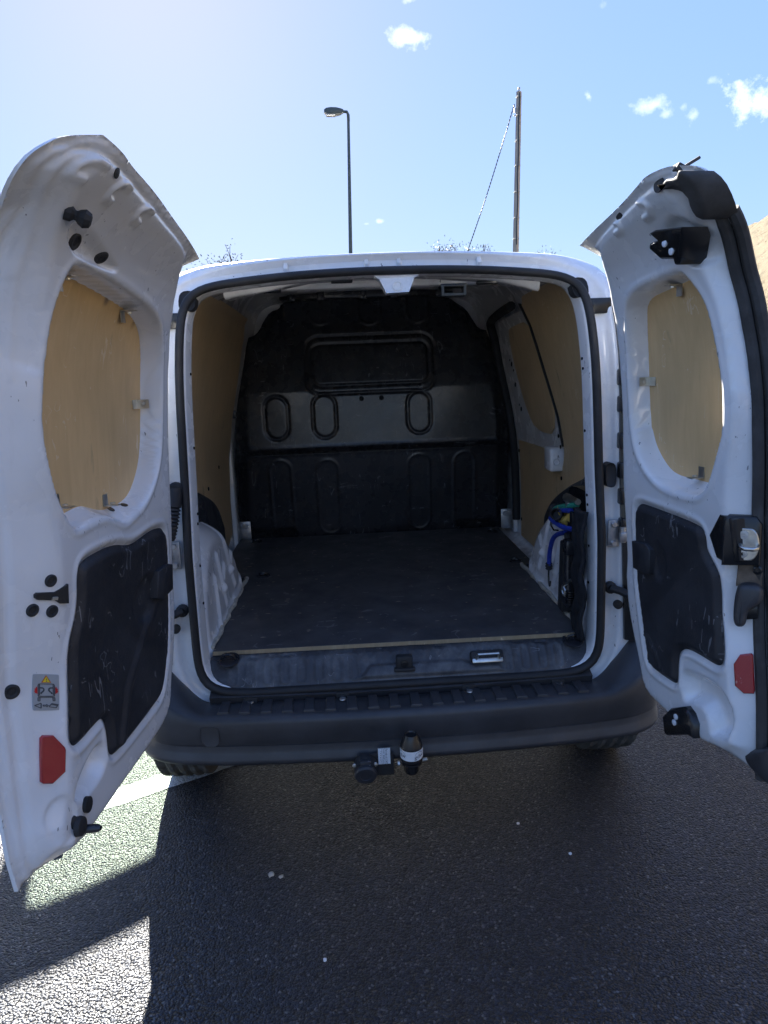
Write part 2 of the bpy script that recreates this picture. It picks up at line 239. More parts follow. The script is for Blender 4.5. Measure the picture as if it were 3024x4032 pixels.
    'B_ribs': [(-0.5056, 1.3811), (-0.5198, 1.1537), (-0.2495, 1.3828), (-0.2618, 1.1522), (0.2597, 1.3791), (0.2516, 1.1571), (-0.4993, 1.0445), (-0.5123, 0.7087), (-0.2498, 1.0379), (-0.2564, 0.7008), (0.2396, 1.0457), (0.2381, 0.7047), (0.4862, 1.0471), (0.4912, 0.7025), (-0.2535, 1.85), (-0.2583, 1.7528), (0.0119, 1.8528), (0.0064, 1.7431), (0.2692, 1.8609), (0.2633, 1.746)],
    'B_scr': [(-0.3911, 1.8865), (0.3922, 1.8861), (-0.2516, 1.8889), (0.1704, 1.884), (-0.0528, 1.3527), (0.0541, 1.3532)],
}

door_polys(TAB)
# ------------------------------------------------------------------ materials
MAT = {}
class NT:
    def __init__(s, name):
        s.m = bpy.data.materials.new(name); s.m.use_nodes = True; s.t = s.m.node_tree
        s.b = s.t.nodes['Principled BSDF']; s.co = s.n('ShaderNodeTexCoord'); MAT[name] = s.m
    def n(s, t, **k):
        x = s.t.nodes.new(t)
        for a, b in k.items(): setattr(x, a, b)
        return x
    def l(s, a, b): s.t.links.new(a, b)
    def vec(s, scale=(1, 1, 1), rot=(0, 0, 0), loc=(0, 0, 0)):
        mp = s.n('ShaderNodeMapping'); mp.inputs['Scale'].default_value = scale; mp.inputs['Rotation'].default_value = rot; mp.inputs['Location'].default_value = loc
        s.l(s.co.outputs['Object'], mp.inputs['Vector']); return mp.outputs[0]
    def noise(s, scale, detail=4, rough=.55, vec=None, dist=0):
        x = s.n('ShaderNodeTexNoise'); x.inputs['Scale'].default_value = scale; x.inputs['Detail'].default_value = detail
        x.inputs['Roughness'].default_value = rough; x.inputs['Distortion'].default_value = dist
        s.l(vec if vec is not None else s.co.outputs['Object'], x.inputs['Vector']); return x.outputs['Fac']
    def ramp(s, fac, stops):
        x = s.n('ShaderNodeValToRGB'); e = x.color_ramp.elements
        while len(e) > 1: e.remove(e[-1])
        e[0].position = stops[0][0]; e[0].color = tuple(stops[0][1]) + (1,) if hasattr(stops[0][1], '__len__') else (stops[0][1],) * 3 + (1,)
        for p, c in stops[1:]:
            k = e.new(p); k.color = tuple(c) + (1,) if hasattr(c, '__len__') else (c,) * 3 + (1,)
        s.l(fac, x.inputs[0]); return x.outputs[0]
    def mix(s, f, a, b, mode='MIX'):
        x = s.n('ShaderNodeMix', data_type='RGBA', blend_type=mode)
        for nm, v in (('Factor', f), ('A', a), ('B', b)):
            if isinstance(v, (int, float)): x.inputs[nm].default_value = v
            elif isinstance(v, tuple): x.inputs[nm].default_value = v + (1,)
            else: s.l(v, x.inputs[nm])
        return x.outputs['Result']
    def math(s, op, a, b=None, clamp=False):
        x = s.n('ShaderNodeMath', operation=op, use_clamp=clamp)
        for i, v in enumerate((a, b)):
            if v is None: continue
            if isinstance(v, (int, float)): x.inputs[i].default_value = v
            else: s.l(v, x.inputs[i])
        return x.outputs[0]
    def bump(s, h, strength, dist):
        x = s.n('ShaderNodeBump'); x.inputs['Strength'].default_value = strength; x.inputs['Distance'].default_value = dist
        s.l(h, x.inputs['Height']); s.l(x.outputs[0], s.b.inputs['Normal'])
    def set(s, col=None, rough=None, metal=None, spec=None, coat=None):
        for nm, v in (('Base Color', col), ('Roughness', rough), ('Metallic', metal), ('Specular IOR Level', spec), ('Coat Weight', coat)):
            if v is None: continue
            if isinstance(v, tuple): s.b.inputs[nm].default_value = v + (1,)
            elif isinstance(v, (int, float)): s.b.inputs[nm].default_value = v
            else: s.l(v, s.b.inputs[nm])
        return s.m
def scratches(N, scale, thr, rots=((0, 0, 0.4), (0.5, 0.9, -0.5), (0.2, -0.8, 1.2))):
    """thin scuff lines: narrow bands of stretched noise, broken up by a mask"""
    out = None
    for i, r in enumerate(rots):
        v = N.vec((scale * 1.0, scale * 1.0, scale * 0.10) if i % 2 == 0 else (scale * .10, scale, scale), r, (i * 3.1, i * 1.7, 0))
        f = N.noise(1.0, 2, .5, v)
        b = N.math('LESS_THAN', N.math('ABSOLUTE', N.math('SUBTRACT', f, 0.5 + .06 * i)), thr)
        k = N.math('GREATER_THAN', N.noise(9 + 4 * i, 3, .6, N.vec((1, 1, 1), (0, 0, 0), (i * 5, 2, 1))), .60)
        b = N.math('MULTIPLY', b, k)
        out = b if out is None else N.math('MAXIMUM', out, b)
    return out
def m_white():
    N = NT('white_paint')
    g = N.ramp(N.noise(3.2, 5, .6), [(.35, (.87, .87, .87)), (.7, (.81, .81, .805))])
    smear = N.ramp(N.noise(14, 5, .7, N.vec((1, 1, .25))), [(.58, 0.), (.75, 1.)])
    g = N.mix(N.math('MULTIPLY', smear, .22), g, (.52, .49, .44))
    chip = N.math('MULTIPLY', N.math('GREATER_THAN', N.noise(95, 2, .5, N.vec((1, 1, .45))), .70), N.math('GREATER_THAN', N.noise(6, 3, .6), .56))
    g = N.mix(N.math('MULTIPLY', chip, .75), g, (.13, .13, .14))
    N.bump(N.noise(38, 3), .05, .004)
    N.set(g, N.ramp(N.noise(9, 4), [(.3, .18), (.75, .36)]), 0, .5, .6); N.b.inputs['Coat Roughness'].default_value = .12
def m_black(name, base, rough, scr=None, scol=.16, bumpS=90, bst=.12, spec=.5, dirt=None, sscale=22):
    N = NT(name)
    b0 = tuple(base); b1 = tuple(x * 1.7 + .004 for x in base)
    g = N.ramp(N.noise(7 if rough > .3 else 3, 5, .65), [(.35, b0), (.75, b1)])
    if dirt:
        g = N.mix(N.math('MULTIPLY', N.ramp(N.noise(5.5, 6, .7), [(.46, 0.), (.70, 1.)]), dirt), g, (.22, .225, .23))
    if scr:
        g = N.mix(N.math('MULTIPLY', scratches(N, sscale, scr), .75), g, (scol, scol, scol * 1.02))
    N.bump(N.noise(bumpS, 3), bst, .002)
    return N.set(g, N.ramp(N.noise(16, 4), [(.3, rough - (.02 if rough < .3 else .08)), (.75, rough + (.04 if rough < .3 else .12))]), 0, spec)
def m_ply(name, c0, c1, c2):
    N = NT(name)
    gr = N.noise(1, 6, .65, N.vec((45, 45, 4.5)), .6)
    g = N.ramp(gr, [(.25, c0), (.55, c1), (.8, c2)])
    big = N.ramp(N.noise(2.6, 4), [(.3, (.86, .86, .86)), (.7, (1.08, 1.06, 1.04))])
    g = N.mix(1.0, g, big, 'MULTIPLY')
    sm = N.ramp(N.noise(11, 4, .6, N.vec((1, 1, .4))), [(.66, 0.), (.74, 1.)])
    g = N.mix(N.math('MULTIPLY', sm, .5), g, (.22, .16, .09))
    g = N.mix(N.math('MULTIPLY', scratches(N, 18, .006), .4), g, (.85, .74, .55))
    N.bump(gr, .05, .001)
    return N.set(g, .5, 0, .4)
def m_plain(name, col, rough=.5, metal=0., spec=.5, var=.12, nscale=20, bst=0.):
    N = NT(name)
    g = N.ramp(N.noise(nscale, 4), [(.3, tuple(x * (1 - var) for x in col)), (.7, tuple(min(1, x * (1 + var)) for x in col))])
    if bst: N.bump(N.noise(nscale * 6, 3), bst, .002)
    return N.set(g, rough, metal, spec)
m_white()
m_black('trim_plastic', (.022, .023, .027), .50, .010, .22, 260, .35, .45)
m_black('bumper_plastic', (.034, .034, .037), .40, None, .1, 420, .25, .5)
m_black('rubber', (.018, .018, .019), .62, None, .1, 60, .15, .4)
m_black('dusty_rubber', (.045, .042, .040), .75, None, .1, 60, .2, .3, .25)
m_black('tyre_rubber', (.07, .066, .06), .85, None, .1, 70, .3, .25, .3)
m_black('black_steel', (.017, .017, .020), .27, .0050, .24, 40, .06, .6, None, 14)
m_black('sill_plastic', (.036, .037, .042), .48, .008, .20, 160, .25, .5, .6)
m_black('gloss_black', (.012, .012, .013), .22, None, .1, 30, .03, .5)
m_ply('plywood', (.68, .46, .22), (.74, .51, .25), (.79, .56, .285))
m_ply('side_plywood', (.62, .45, .25), (.67, .50, .285), (.71, .54, .32))
m_ply('plywood_edge', (.30, .23, .14), (.38, .30, .19), (.44, .36, .24))
m_plain('zinc', (.62, .61, .57), .34, 1.0, .5, .15, 60, .08)
m_plain('galvanised', (.50, .50, .50), .45, .9, .5, .2, 40)
m_plain('rusty_steel', (.16, .125, .095), .62, .35, .5, .35, 50, .2)
m_plain('sticker_grey', (.40, .42, .43), .4, 0, .5, .05)
m_plain('sticker_white', (.80, .82, .84), .4, 0, .5, .03)
m_plain('sticker_ink', (.09, .10, .11), .5, 0, .4, .1)
m_plain('sticker_red', (.62, .03, .03), .45, 0, .4, .05)
m_plain('sticker_orange', (.55, .13, .03), .45, 0, .4, .05)
m_plain('sticker_yellow', (.82, .60, .03), .45, 0, .4, .05)
m_plain('blue_cord', (.022, .05, .34), .7, 0, .3, .3, 90, .3)
m_plain('green_cord', (.03, .25, .17), .7, 0, .3, .2, 90, .3)
m_plain('yellow_cloth', (.55, .40, .10), .85, 0, .2, .25, 30, .4)
m_plain('dark_cloth', (.018, .019, .023), .8, 0, .3, .3, 40, .4)
m_plain('lamp_grey', (.10, .12, .11), .5, .3, .5, .1)
m_plain('lamp_glass', (.62, .62, .58), .25, 0, .5, .06)
m_plain('pole_band', (.55, .52, .46), .6, 0, .4, .1)
m_plain('cable_sheath', (.05, .055, .06), .6, 0, .4, .2)
m_plain('bark', (.10, .075, .055), .9, 0, .2, .3, 8, .5)
m_plain('wax_sealant', (.50, .46, .38), .6, 0, .3, .25, 40, .3)
def m_floor():
    N = NT('floor_board')
    g = N.ramp(N.noise(6, 6, .7), [(.35, (.050, .049, .052)), (.75, (.105, .102, .102))])
    g = N.mix(N.math('MULTIPLY', scratches(N, 6, .008), .75), g, (.20, .195, .19))
    # pale chips where the film is knocked through, longer across the van
    v = N.n('ShaderNodeTexVoronoi'); v.inputs['Scale'].default_value = 1.0; N.l(N.vec((16, 44, 30)), v.inputs['Vector'])
    ch = N.math('MULTIPLY', N.math('LESS_THAN', v.outputs['Distance'], .16), N.math('GREATER_THAN', N.noise(23, 2, .5, N.vec((1, 1, 1), (0, 0, 0), (4, 4, 4))), .55))
    ch = N.math('MULTIPLY', ch, N.math('GREATER_THAN', N.noise(70, 3, .6), .44))
    g = N.mix(ch, g, (.40, .34, .25))
    N.bump(N.noise(150, 3), .15, .001)
    N.set(g, N.ramp(N.noise(9, 5), [(.3, .40), (.7, .60)]), 0, .45)
m_floor()
def m_reflector():
    N = NT('reflector_red')
    w = N.n('ShaderNodeTexWave', wave_type='BANDS', bands_direction='DIAGONAL'); w.inputs['Scale'].default_value = 190; N.l(N.co.outputs['Object'], w.inputs['Vector'])
    g = N.ramp(w.outputs['Fac'], [(.2, (.30, .010, .016)), (.8, (.44, .02, .024))])
    g = N.mix(N.math('MULTIPLY', N.math('GREATER_THAN', N.noise(42, 4, .6), .66), .5), g, (.75, .42, .38))
    N.bump(w.outputs['Fac'], .25, .001); N.set(g, .22, 0, .6, .6)
m_reflector()
def m_asphalt(name, painted=False):
    N = NT(name)
    v = N.n('ShaderNodeTexVoronoi', feature='F1'); v.inputs['Scale'].default_value = 150
    wv = N.n('ShaderNodeVectorMath', operation='ADD'); 
    nn = N.n('ShaderNodeTexNoise'); nn.inputs['Scale'].default_value = 45; nn.inputs['Detail'].default_value = 2
    N.l(N.co.outputs['Object'], nn.inputs['Vector'])
    sc = N.n('ShaderNodeVectorMath', operation='SCALE'); sc.inputs['Scale'].default_value = .012; N.l(nn.outputs['Color'], sc.inputs[0])
    N.l(N.co.outputs['Object'], wv.inputs[0]); N.l(sc.outputs[0], wv.inputs[1]); N.l(wv.outputs[0], v.inputs['Vector'])
    d = v.outputs['Distance']
    st = N.n('ShaderNodeSeparateColor'); N.l(v.outputs['Color'], st.inputs[0])
    stone = N.ramp(st.outputs[0], [(0, (.008, .0115, .019)), (.5, (.017, .023, .036)), (.93, (.043, .051, .068)), (1, (.15, .155, .16))])
    gap = N.ramp(d, [(.45, 0.), (.75, 1.)])
    g = N.mix(N.math('MULTIPLY', gap, .8), stone, (.012, .012, .013))
    g = N.mix(1.0, g, N.ramp(N.noise(1.7, 5, .65), [(.3, (.72, .72, .72)), (.5, (1., 1., 1.)), (.75, (1.18, 1.18, 1.18))]), 'MULTIPLY')
    g = N.mix(N.math('MULTIPLY', N.ramp(N.noise(7, 3, .5, N.vec((1, 1, 1), (0, 0, 0), (3, 8, 0))), [(.70, 0.), (.74, 1.)]), .7), g, (.012, .012, .013))
    if painted:
        wear = N.math('MULTIPLY', N.ramp(d, [(.62, 1.), (.98, .25)]), N.ramp(N.noise(16, 5, .7), [(.30, .75), (.5, 1.)]))
        g = N.mix(wear, g, (.72, .73, .73))
    h = N.math('ADD', N.math('MULTIPLY', N.ramp(d, [(.0, 1.), (.55, .72), (.85, 0.)]), 1.0), N.math('MULTIPLY', st.outputs[1], .55))
    h = N.math('ADD', h, N.math('MULTIPLY', N.noise(330, 2), .18))
    N.bump(h, 1.0, .0080)
    N.set(g, N.ramp(st.outputs[2], [(0, .32), (1, .54)]), 0, .38)
m_asphalt('asphalt'); m_asphalt('road_paint', True)
def m_hill():
    N = NT('dry_hillside')
    g = N.ramp(N.noise(.9, 8, .7, N.vec((1, 1, 2.4))), [(.30, (.13, .108, .07)), (.5, (.27, .225, .15)), (.62, (.31, .24, .155)), (.8, (.12, .11, .065))])
    g = N.mix(N.math('MULTIPLY', N.math('GREATER_THAN', N.noise(3.4, 5, .7), .63), .8), g, (.05, .042, .022))
    N.bump(N.noise(3.0, 8, .8), 1.0, 1.2); N.set(g, .95, 0, .1)
m_hill()
def m_pole():
    N = NT('pole_wood')
    g = N.ramp(N.noise(1, 5, .6, N.vec((14, 14, .5))), [(.3, (.42, .35, .26)), (.7, (.58, .50, .40))]); N.set(g, .85, 0, .2)
m_pole()
def m_glass():
    N = NT('tinted_glass'); N.t.nodes.remove(N.b)
    tr = N.n('ShaderNodeBsdfTransparent'); tr.inputs[0].default_value = (.80, .87, .79, 1)
    gl = N.n('ShaderNodeBsdfGlossy'); gl.inputs['Roughness'].default_value = .02
    fr = N.n('ShaderNodeFresnel'); mx = N.n('ShaderNodeMixShader')
    N.l(fr.outputs[0], mx.inputs[0]); N.l(tr.outputs[0], mx.inputs[1]); N.l(gl.outputs[0], mx.inputs[2])
    N.l(mx.outputs[0], N.t.nodes['Material Output'].inputs[0])
m_glass()
def m_leaf():
    N = NT('leaves'); g = N.ramp(N.noise(2.5, 3), [(.3, (.10, .095, .05)), (.7, (.17, .15, .09))]); N.set(g, .7, 0, .2)
m_leaf()
# ------------------------------------------------------------------ object helpers
def tag(o, label=None, cat=None, group=None, kind=None):
    for k, v in (('label', label), ('category', cat), ('group', group), ('kind', kind)):
        if v: o[k] = v
    return o
def empty(name, loc, label=None, cat=None, group=None):
    o = bpy.data.objects.new(name, None); COL.objects.link(o); o.location = loc; o.empty_display_size = .1
    return tag(o, label, cat, group)
def wloc(o):
    p = Vector((0, 0, 0))
    while o is not None:
        p += o.location; o = o.parent
    return p
def mk(name, V, F, mat, parent=None, smooth=True, org=None, label=None, sharp=None):
    """one mesh object from world-space vertices"""
    V = np.asarray(V, float).reshape(-1, 3)
    me = bpy.data.meshes.new(name)
    if org is None: org = V.mean(0) if parent is not None or True else (0, 0, 0)
    org = np.asarray(org, float)
    me.from_pydata((V - org).tolist(), [], [tuple(int(i) for i in f) for f in F])
    me.update()
    if smooth:
        me.polygons.foreach_set('use_smooth', np.ones(len(me.polygons), bool))
        if sharp: me.set_sharp_from_angle(angle=math.radians(sharp))
    mats = mat if isinstance(mat, (list, tuple)) else [mat]
    for q in mats: me.materials.append(MAT[q])
    o = bpy.data.objects.new(name, me); COL.objects.link(o)
    if parent is not None:
        o.parent = parent; o.location = Vector(org) - wloc(parent)
    else: o.location = Vector(org)
    if label: o['label'] = label
    return o
class MB:
    def __init__(s): s.V = []; s.F = []
    def add(s, V, F):
        o = len(s.V); s.V += [tuple(map(float, v)) for v in V]; s.F += [tuple(i + o for i in f) for f in F]; return s
    def box(s, c, size, M=None, bev=0.0, seg=2):
        bm = bmesh.new(); bmesh.ops.create_cube(bm, size=1)
        for v in bm.verts: v.co = Vector((v.co.x * size[0], v.co.y * size[1], v.co.z * size[2]))
        if bev > 0: bmesh.ops.bevel(bm, geom=list(bm.edges), offset=min(bev, min(size) * .48), segments=seg, profile=.5, affect='EDGES')
        bm.verts.index_update()
        R = M.to_3x3() if M else Matrix.Identity(3); c = Vector(c)
        s.add([R @ v.co + c for v in bm.verts], [[v.index for v in f.verts] for f in bm.faces]); bm.free(); return s
    def tube(s, pts, r, n=10, closed=False, cap=True):
        pts = [Vector(p) for p in pts]; k = len(pts); rings = []; up = None
        for i, p in enumerate(pts):
            a = pts[i - 1] if (i > 0 or closed) else p; b = pts[(i + 1) % k] if (i < k - 1 or closed) else p
            t = (b - a).normalized()
            if up is None:
                up = Vector((0, 0, 1)) if abs(t.z) < .9 else Vector((1, 0, 0))
            x = t.cross(up).normalized(); y = x.cross(t).normalized(); up = y
            ri = r[i] if hasattr(r, '__len__') else r
            rings.append([p + (x * math.cos(q * 2 * math.pi / n) + y * math.sin(q * 2 * math.pi / n)) * ri for q in range(n)])
        V = [v for g in rings for v in g]; F = []
        for i in range(k if closed else k - 1):
            for q in range(n):
                j = (i + 1) % k; F.append((i * n + q, i * n + (q + 1) % n, j * n + (q + 1) % n, j * n + q))
        if cap and not closed: F += [tuple(range(n))[::-1], tuple((k - 1) * n + q for q in range(n))]
        return s.add(V, F)
    def lathe(s, prof, c, axis=(0, 0, 1), n=24):
        """prof: list of (radius, along)"""
        ax = Vector(axis).normalized(); x = ax.orthogonal().normalized(); y = ax.cross(x); c = Vector(c)
        V = [c + ax * h + (x * math.cos(2 * math.pi * q / n) + y * math.sin(2 * math.pi * q / n)) * r for r, h in prof for q in range(n)]
        F = [(i * n + q, i * n + (q + 1) % n, (i + 1) * n + (q + 1) % n, (i + 1) * n + q) for i in range(len(prof) - 1) for q in range(n)]
        if prof[0][0] > 1e-6: F.append(tuple(range(n))[::-1])
        if prof[-1][0] > 1e-6: F.append(tuple((len(prof) - 1) * n + q for q in range(n)))
        return s.add(V, F)
    def prism(s, P, fn, t0, t1, bev=0.0):
        """polygon P (n,2) mapped by fn(u, v, t) -> xyz, from t0 (back) to t1 (front), chamfered front edge"""
        P = np.asarray(P, float); n = len(P)
        if np.sum(P[:, 0] * np.roll(P[:, 1], -1) - np.roll(P[:, 0], -1) * P[:, 1]) < 0: P = P[::-1]
        c = P.mean(0); rings = [(P, t0), (P, t1 - bev)]
        if bev > 0:
            e = np.roll(P, -1, 0) - np.roll(P, 1, 0); nr = np.stack([-e[:, 1], e[:, 0]], 1); nr /= np.linalg.norm(nr, axis=1)[:, None] + 1e-9
            rings.append((P + nr * bev * .4, t1 - bev * .35)); rings.append((P + nr * bev, t1))
        V = [fn(p[0], p[1], t) for R, t in rings for p in R]; F = []
        for i in range(len(rings) - 1):
            for q in range(n): F.append((i * n + q, i * n + (q + 1) % n, (i + 1) * n + (q + 1) % n, (i + 1) * n + q))
        k = (len(rings) - 1) * n; F.append(tuple(k + q for q in range(n))); F.append(tuple(range(n))[::-1])
        return s.add(V, F)
    def obj(s, name, mat, parent=None, smooth=True, sharp=40, **k):
        return mk(name, s.V, s.F, mat, parent, smooth, sharp=sharp, **k)
def hf_grid(P, res, holes=()):
    """grid of quads filling polygon P, its border snapped to the outline; returns u, v, faces"""
    P = np.asarray(P, float); lo = P.min(0) - res; hi = P.max(0) + res
    uu = np.arange(lo[0], hi[0] + res, res); vv = np.arange(lo[1], hi[1] + res, res)
    U, V = np.meshgrid(uu, vv, indexing='ij')
    def D(a, b):
        d = sdf_poly(P, a, b)
        for h in holes: d = np.maximum(d, -sdf_poly(h, a, b))
        return d
    d = D(U, V); ins = d < 0
    nu, nv = U.shape
    fi = ins[:-1, :-1] | ins[1:, :-1] | ins[1:, 1:] | ins[:-1, 1:]
    need = np.zeros_like(ins)
    need[:-1, :-1] |= fi; need[1:, :-1] |= fi; need[1:, 1:] |= fi; need[:-1, 1:] |= fi
    snap = need & (~ins) | (ins & (d > -.3 * res))
    for _ in range(3):
        a = U[snap]; b = V[snap]; e = res * .05
        d0 = D(a, b); gx = (D(a + e, b) - D(a - e, b)) / (2 * e); gy = (D(a, b + e) - D(a, b - e)) / (2 * e)
        U[snap] = a - d0 * gx; V[snap] = b - d0 * gy
    idx = -np.ones(U.shape, int); idx[need] = np.arange(need.sum())
    q = np.stack([idx[:-1, :-1], idx[1:, :-1], idx[1:, 1:], idx[:-1, 1:]], -1)[fi]
    return U[need], V[need], q
def seg_text(body, size):
    cu = bpy.data.curves.new('lettering', 'FONT'); cu.body = body; cu.size = size; cu.align_x = 'CENTER'; cu.align_y = 'CENTER'
    o = bpy.data.objects.new('lettering', cu); COL.objects.link(o)
    dg = bpy.context.evaluated_depsgraph_get(); me = o.evaluated_get(dg).to_mesh()
    V = [tuple(v.co) for v in me.vertices]; F = [tuple(p.vertices) for p in me.polygons]
    bpy.data.objects.remove(o); bpy.data.curves.remove(cu)
    return V, F

# ================================================================== SETTING
mk('road', [(-300, -300, 0), (300, -300, 0), (300, 300, 0), (-300, 300, 0)], [(0, 1, 2, 3)], 'asphalt', smooth=False, org=(0, 0, 0))['kind'] = 'structure'
def strip(p, d, L0, L1, wd, z):
    d = Vector((d[0], d[1], 0)).normalized(); n = Vector((-d.y, d.x, 0)); p = Vector((p[0], p[1], z)); V = []; F = []
    k = 60
    for i in range(k + 1):
        c = p + d * (L0 + (L1 - L0) * i / k)
        a = .004 * math.sin(i * 1.7) + .003 * random.uniform(-1, 1); b = .004 * math.sin(i * 2.3 + 1) + .003 * random.uniform(-1, 1)
        V += [c - n * (wd / 2 + a), c + n * (wd / 2 + b)]
        if i: F.append((2 * i - 2, 2 * i, 2 * i + 1, 2 * i - 1))
    return V, F
V, F = strip((-.875, .392), (.87, .49), -1.9, 2.6, .115, .0015)
mk('road_marking', V, F, 'road_paint', smooth=False)['kind'] = 'structure'
# flecks lying on the asphalt
def fleck(x, y, r, mat, name):
    b = MB(); n = 9; P = [(x + r * random.uniform(.5, 1.1) * math.cos(i * 2 * math.pi / n), y + r * random.uniform(.4, 1.) * math.sin(i * 2 * math.pi / n)) for i in range(n)]
    b.prism(P, lambda u, v, t: (u, v, t), .0005, .0045 + r * .2, r * .15)
    return b.obj(name, mat)
for (x, y, r, lb) in [(-.431, -.176, .016, 'pale chewed fleck on the shaded asphalt beside the lit strip'), (-.40, -.19, .008, 'tiny pale crumb right beside the larger pale fleck on the asphalt'),
                      (-.259, -.514, .0055, 'bright white pebble lowest on the shaded asphalt'), (.366, -.015, .006, 'small pale pebble on shaded asphalt below the right bumper half'),
                      (.488, -.179, .005, 'white grain on shaded asphalt to the right, nearer the camera')]:
    tag(fleck(x, y, r, 'sticker_white' if r < .007 else 'wax_sealant', 'pebble'), lb, 'pebble')
tag(MB().box((-1.136, .01, .008), (.028, .036, .016), Matrix.Rotation(.4, 4, 'Z'), .004).obj('plastic_scrap', 'rubber'), 'small black scrap lying on the sunlit asphalt under the left door', 'scrap')
# dry hillside rising on the right of the lot
nx, ny = 120, 130
V = []; F = []
for j in range(ny):
    for i in range(nx):
        x = -55 + 165 * i / (nx - 1); y = -70 + 190 * j / (ny - 1)
        dr = x - 7.0 - .06 * max(y, 0)
        d = dr
        if d > 0:
            h = 12.0 * (1 - math.exp(-d / 8.0)) + .03 * d
            h *= .86 + .10 * math.sin(y * .075 + 1.2)
            h += (.35 * math.sin(x * .8 + y * .31) + .22 * math.sin(x * 1.9 - y * .9) + random.uniform(-.18, .18)) * min(1, d / 6)
        else: h = max(-.6, d * .15)
        V.append((x, y, h - .12))
for j in range(ny - 1):
    for i in range(nx - 1):
        q = (j * nx + i, j * nx + i + 1, (j + 1) * nx + i + 1, (j + 1) * nx + i)
        if max(V[k][2] for k in q) > -.35: F.append(q)
mk('hillside', V, F, 'dry_hillside')['kind'] = 'structure'
# ------------------------------------------------------------------ street lamp
lamp = empty('street_lamp', (-.02, 18, 0), 'slim grey street lamp with flat head turned left, behind the van roof', 'street lamp')
P0 = Vector((.02, 18, 0)); P1 = Vector((.265, 18, 8.02))
MB().tube([P0, P0.lerp(P1, .5), P1], [.075, .055, .036], 14).obj('pole', 'lamp_grey', lamp)
MB().tube([P1 - Vector((0, 0, .05)), P1 + Vector((0, 0, .10)), P1 + Vector((-.03, 0, .17)), P1 + Vector((-.16, 0, .18))], [.04, .04, .038, .034], 12).obj('arm', 'lamp_grey', lamp)
hd = MB(); n = 20
top = []; prof = []
for k, (x, hw, zt, zb) in enumerate([(-.12, .045, .225, .15), (-.20, .09, .24, .115), (-.30, .125, .255, .10), (-.45, .135, .26, .10), (-.56, .115, .25, .115), (-.62, .06, .225, .15)]):
    for (a, z) in ((-hw, (zt + zb) / 2), (-hw * .8, zt), (hw * .8, zt), (hw, (zt + zb) / 2), (hw * .85, zb), (-hw * .85, zb)): prof.append(P1 + Vector((x, a, z)))
F = [(k * 6 + q, k * 6 + (q + 1) % 6, (k + 1) * 6 + (q + 1) % 6, (k + 1) * 6 + q) for k in range(5) for q in range(6)] + [tuple(range(6)), tuple(range(30, 36))]
hd.add(prof, F).obj('lamp_head', 'lamp_grey', lamp, sharp=50)
MB().prism([(-.57, -.09), (-.34, -.105), (-.34, .105), (-.57, .09)], lambda u, v, t: tuple(P1 + Vector((u, v, t))), .112, .088, .004).obj('lens', 'lamp_glass', lamp)
# ------------------------------------------------------------------ utility pole and its cable
up = empty('utility_pole', (6.17, 25, 0), 'tall pale utility pole with a dark cable running down it, right of the lamp', 'utility pole')
Q0 = Vector((6.175, 25, 0)); Q1 = Vector((6.457, 25, 11.05))
def qp(t, dx=0, dy=0): return Q0.lerp(Q1, t) + Vector((dx, dy, 0))
MB().tube([qp(0), qp(.5), qp(1)], [.125, .112, .095], 4).obj('pole', 'pole_wood', up, smooth=False)
MB().tube([qp(t, .01 * math.sin(t * 40), -.088 - (1 - t) * .022) for t in np.linspace(.535, .995, 40)], .024, 8).obj('riser_cable', 'cable_sheath', up)
for t in (.555, .62, .70, .78, .855, .93, .985): MB().box(qp(t, 0, 0), (.165 + (1 - t) * .07, .165 + (1 - t) * .07, .03)).obj('band', 'pole_band', up)
MB().tube([qp(.999), qp(1, 0, 0) + Vector((0, 0, .10))], .03, 8).lathe([(.001, .16), (.045, .13), (.05, .10), (.03, .07)], Q1, n=10).obj('top_cap', 'galvanised', up)
MB().box(qp(.945, -.13), (.07, .05, .16)).box(qp(.957, -.16), (.05, .04, .07)).box(qp(.93, -.14), (.08, .03, .03)).obj('cable_clamp', 'galvanised', up)
cb = MB(); A = Vector((6.29, 25, 10.649)); Bq = Vector((4.44, 25.8, 5.3)); N = 160
ph = [A.lerp(Bq, i / N) - Vector((0, 0, .18 * math.sin(math.pi * i / N))) for i in range(N + 1)]
for o in (0, math.pi): cb.tube([p + Vector((math.cos(i * .9 + o) * .011, math.sin(i * .9 + o) * .011, 0)) for i, p in enumerate(ph)], .011, 5)
tag(cb.obj('overhead_cable', 'cable_sheath'), 'thin twisted cable slanting down left from the utility pole', 'cable')
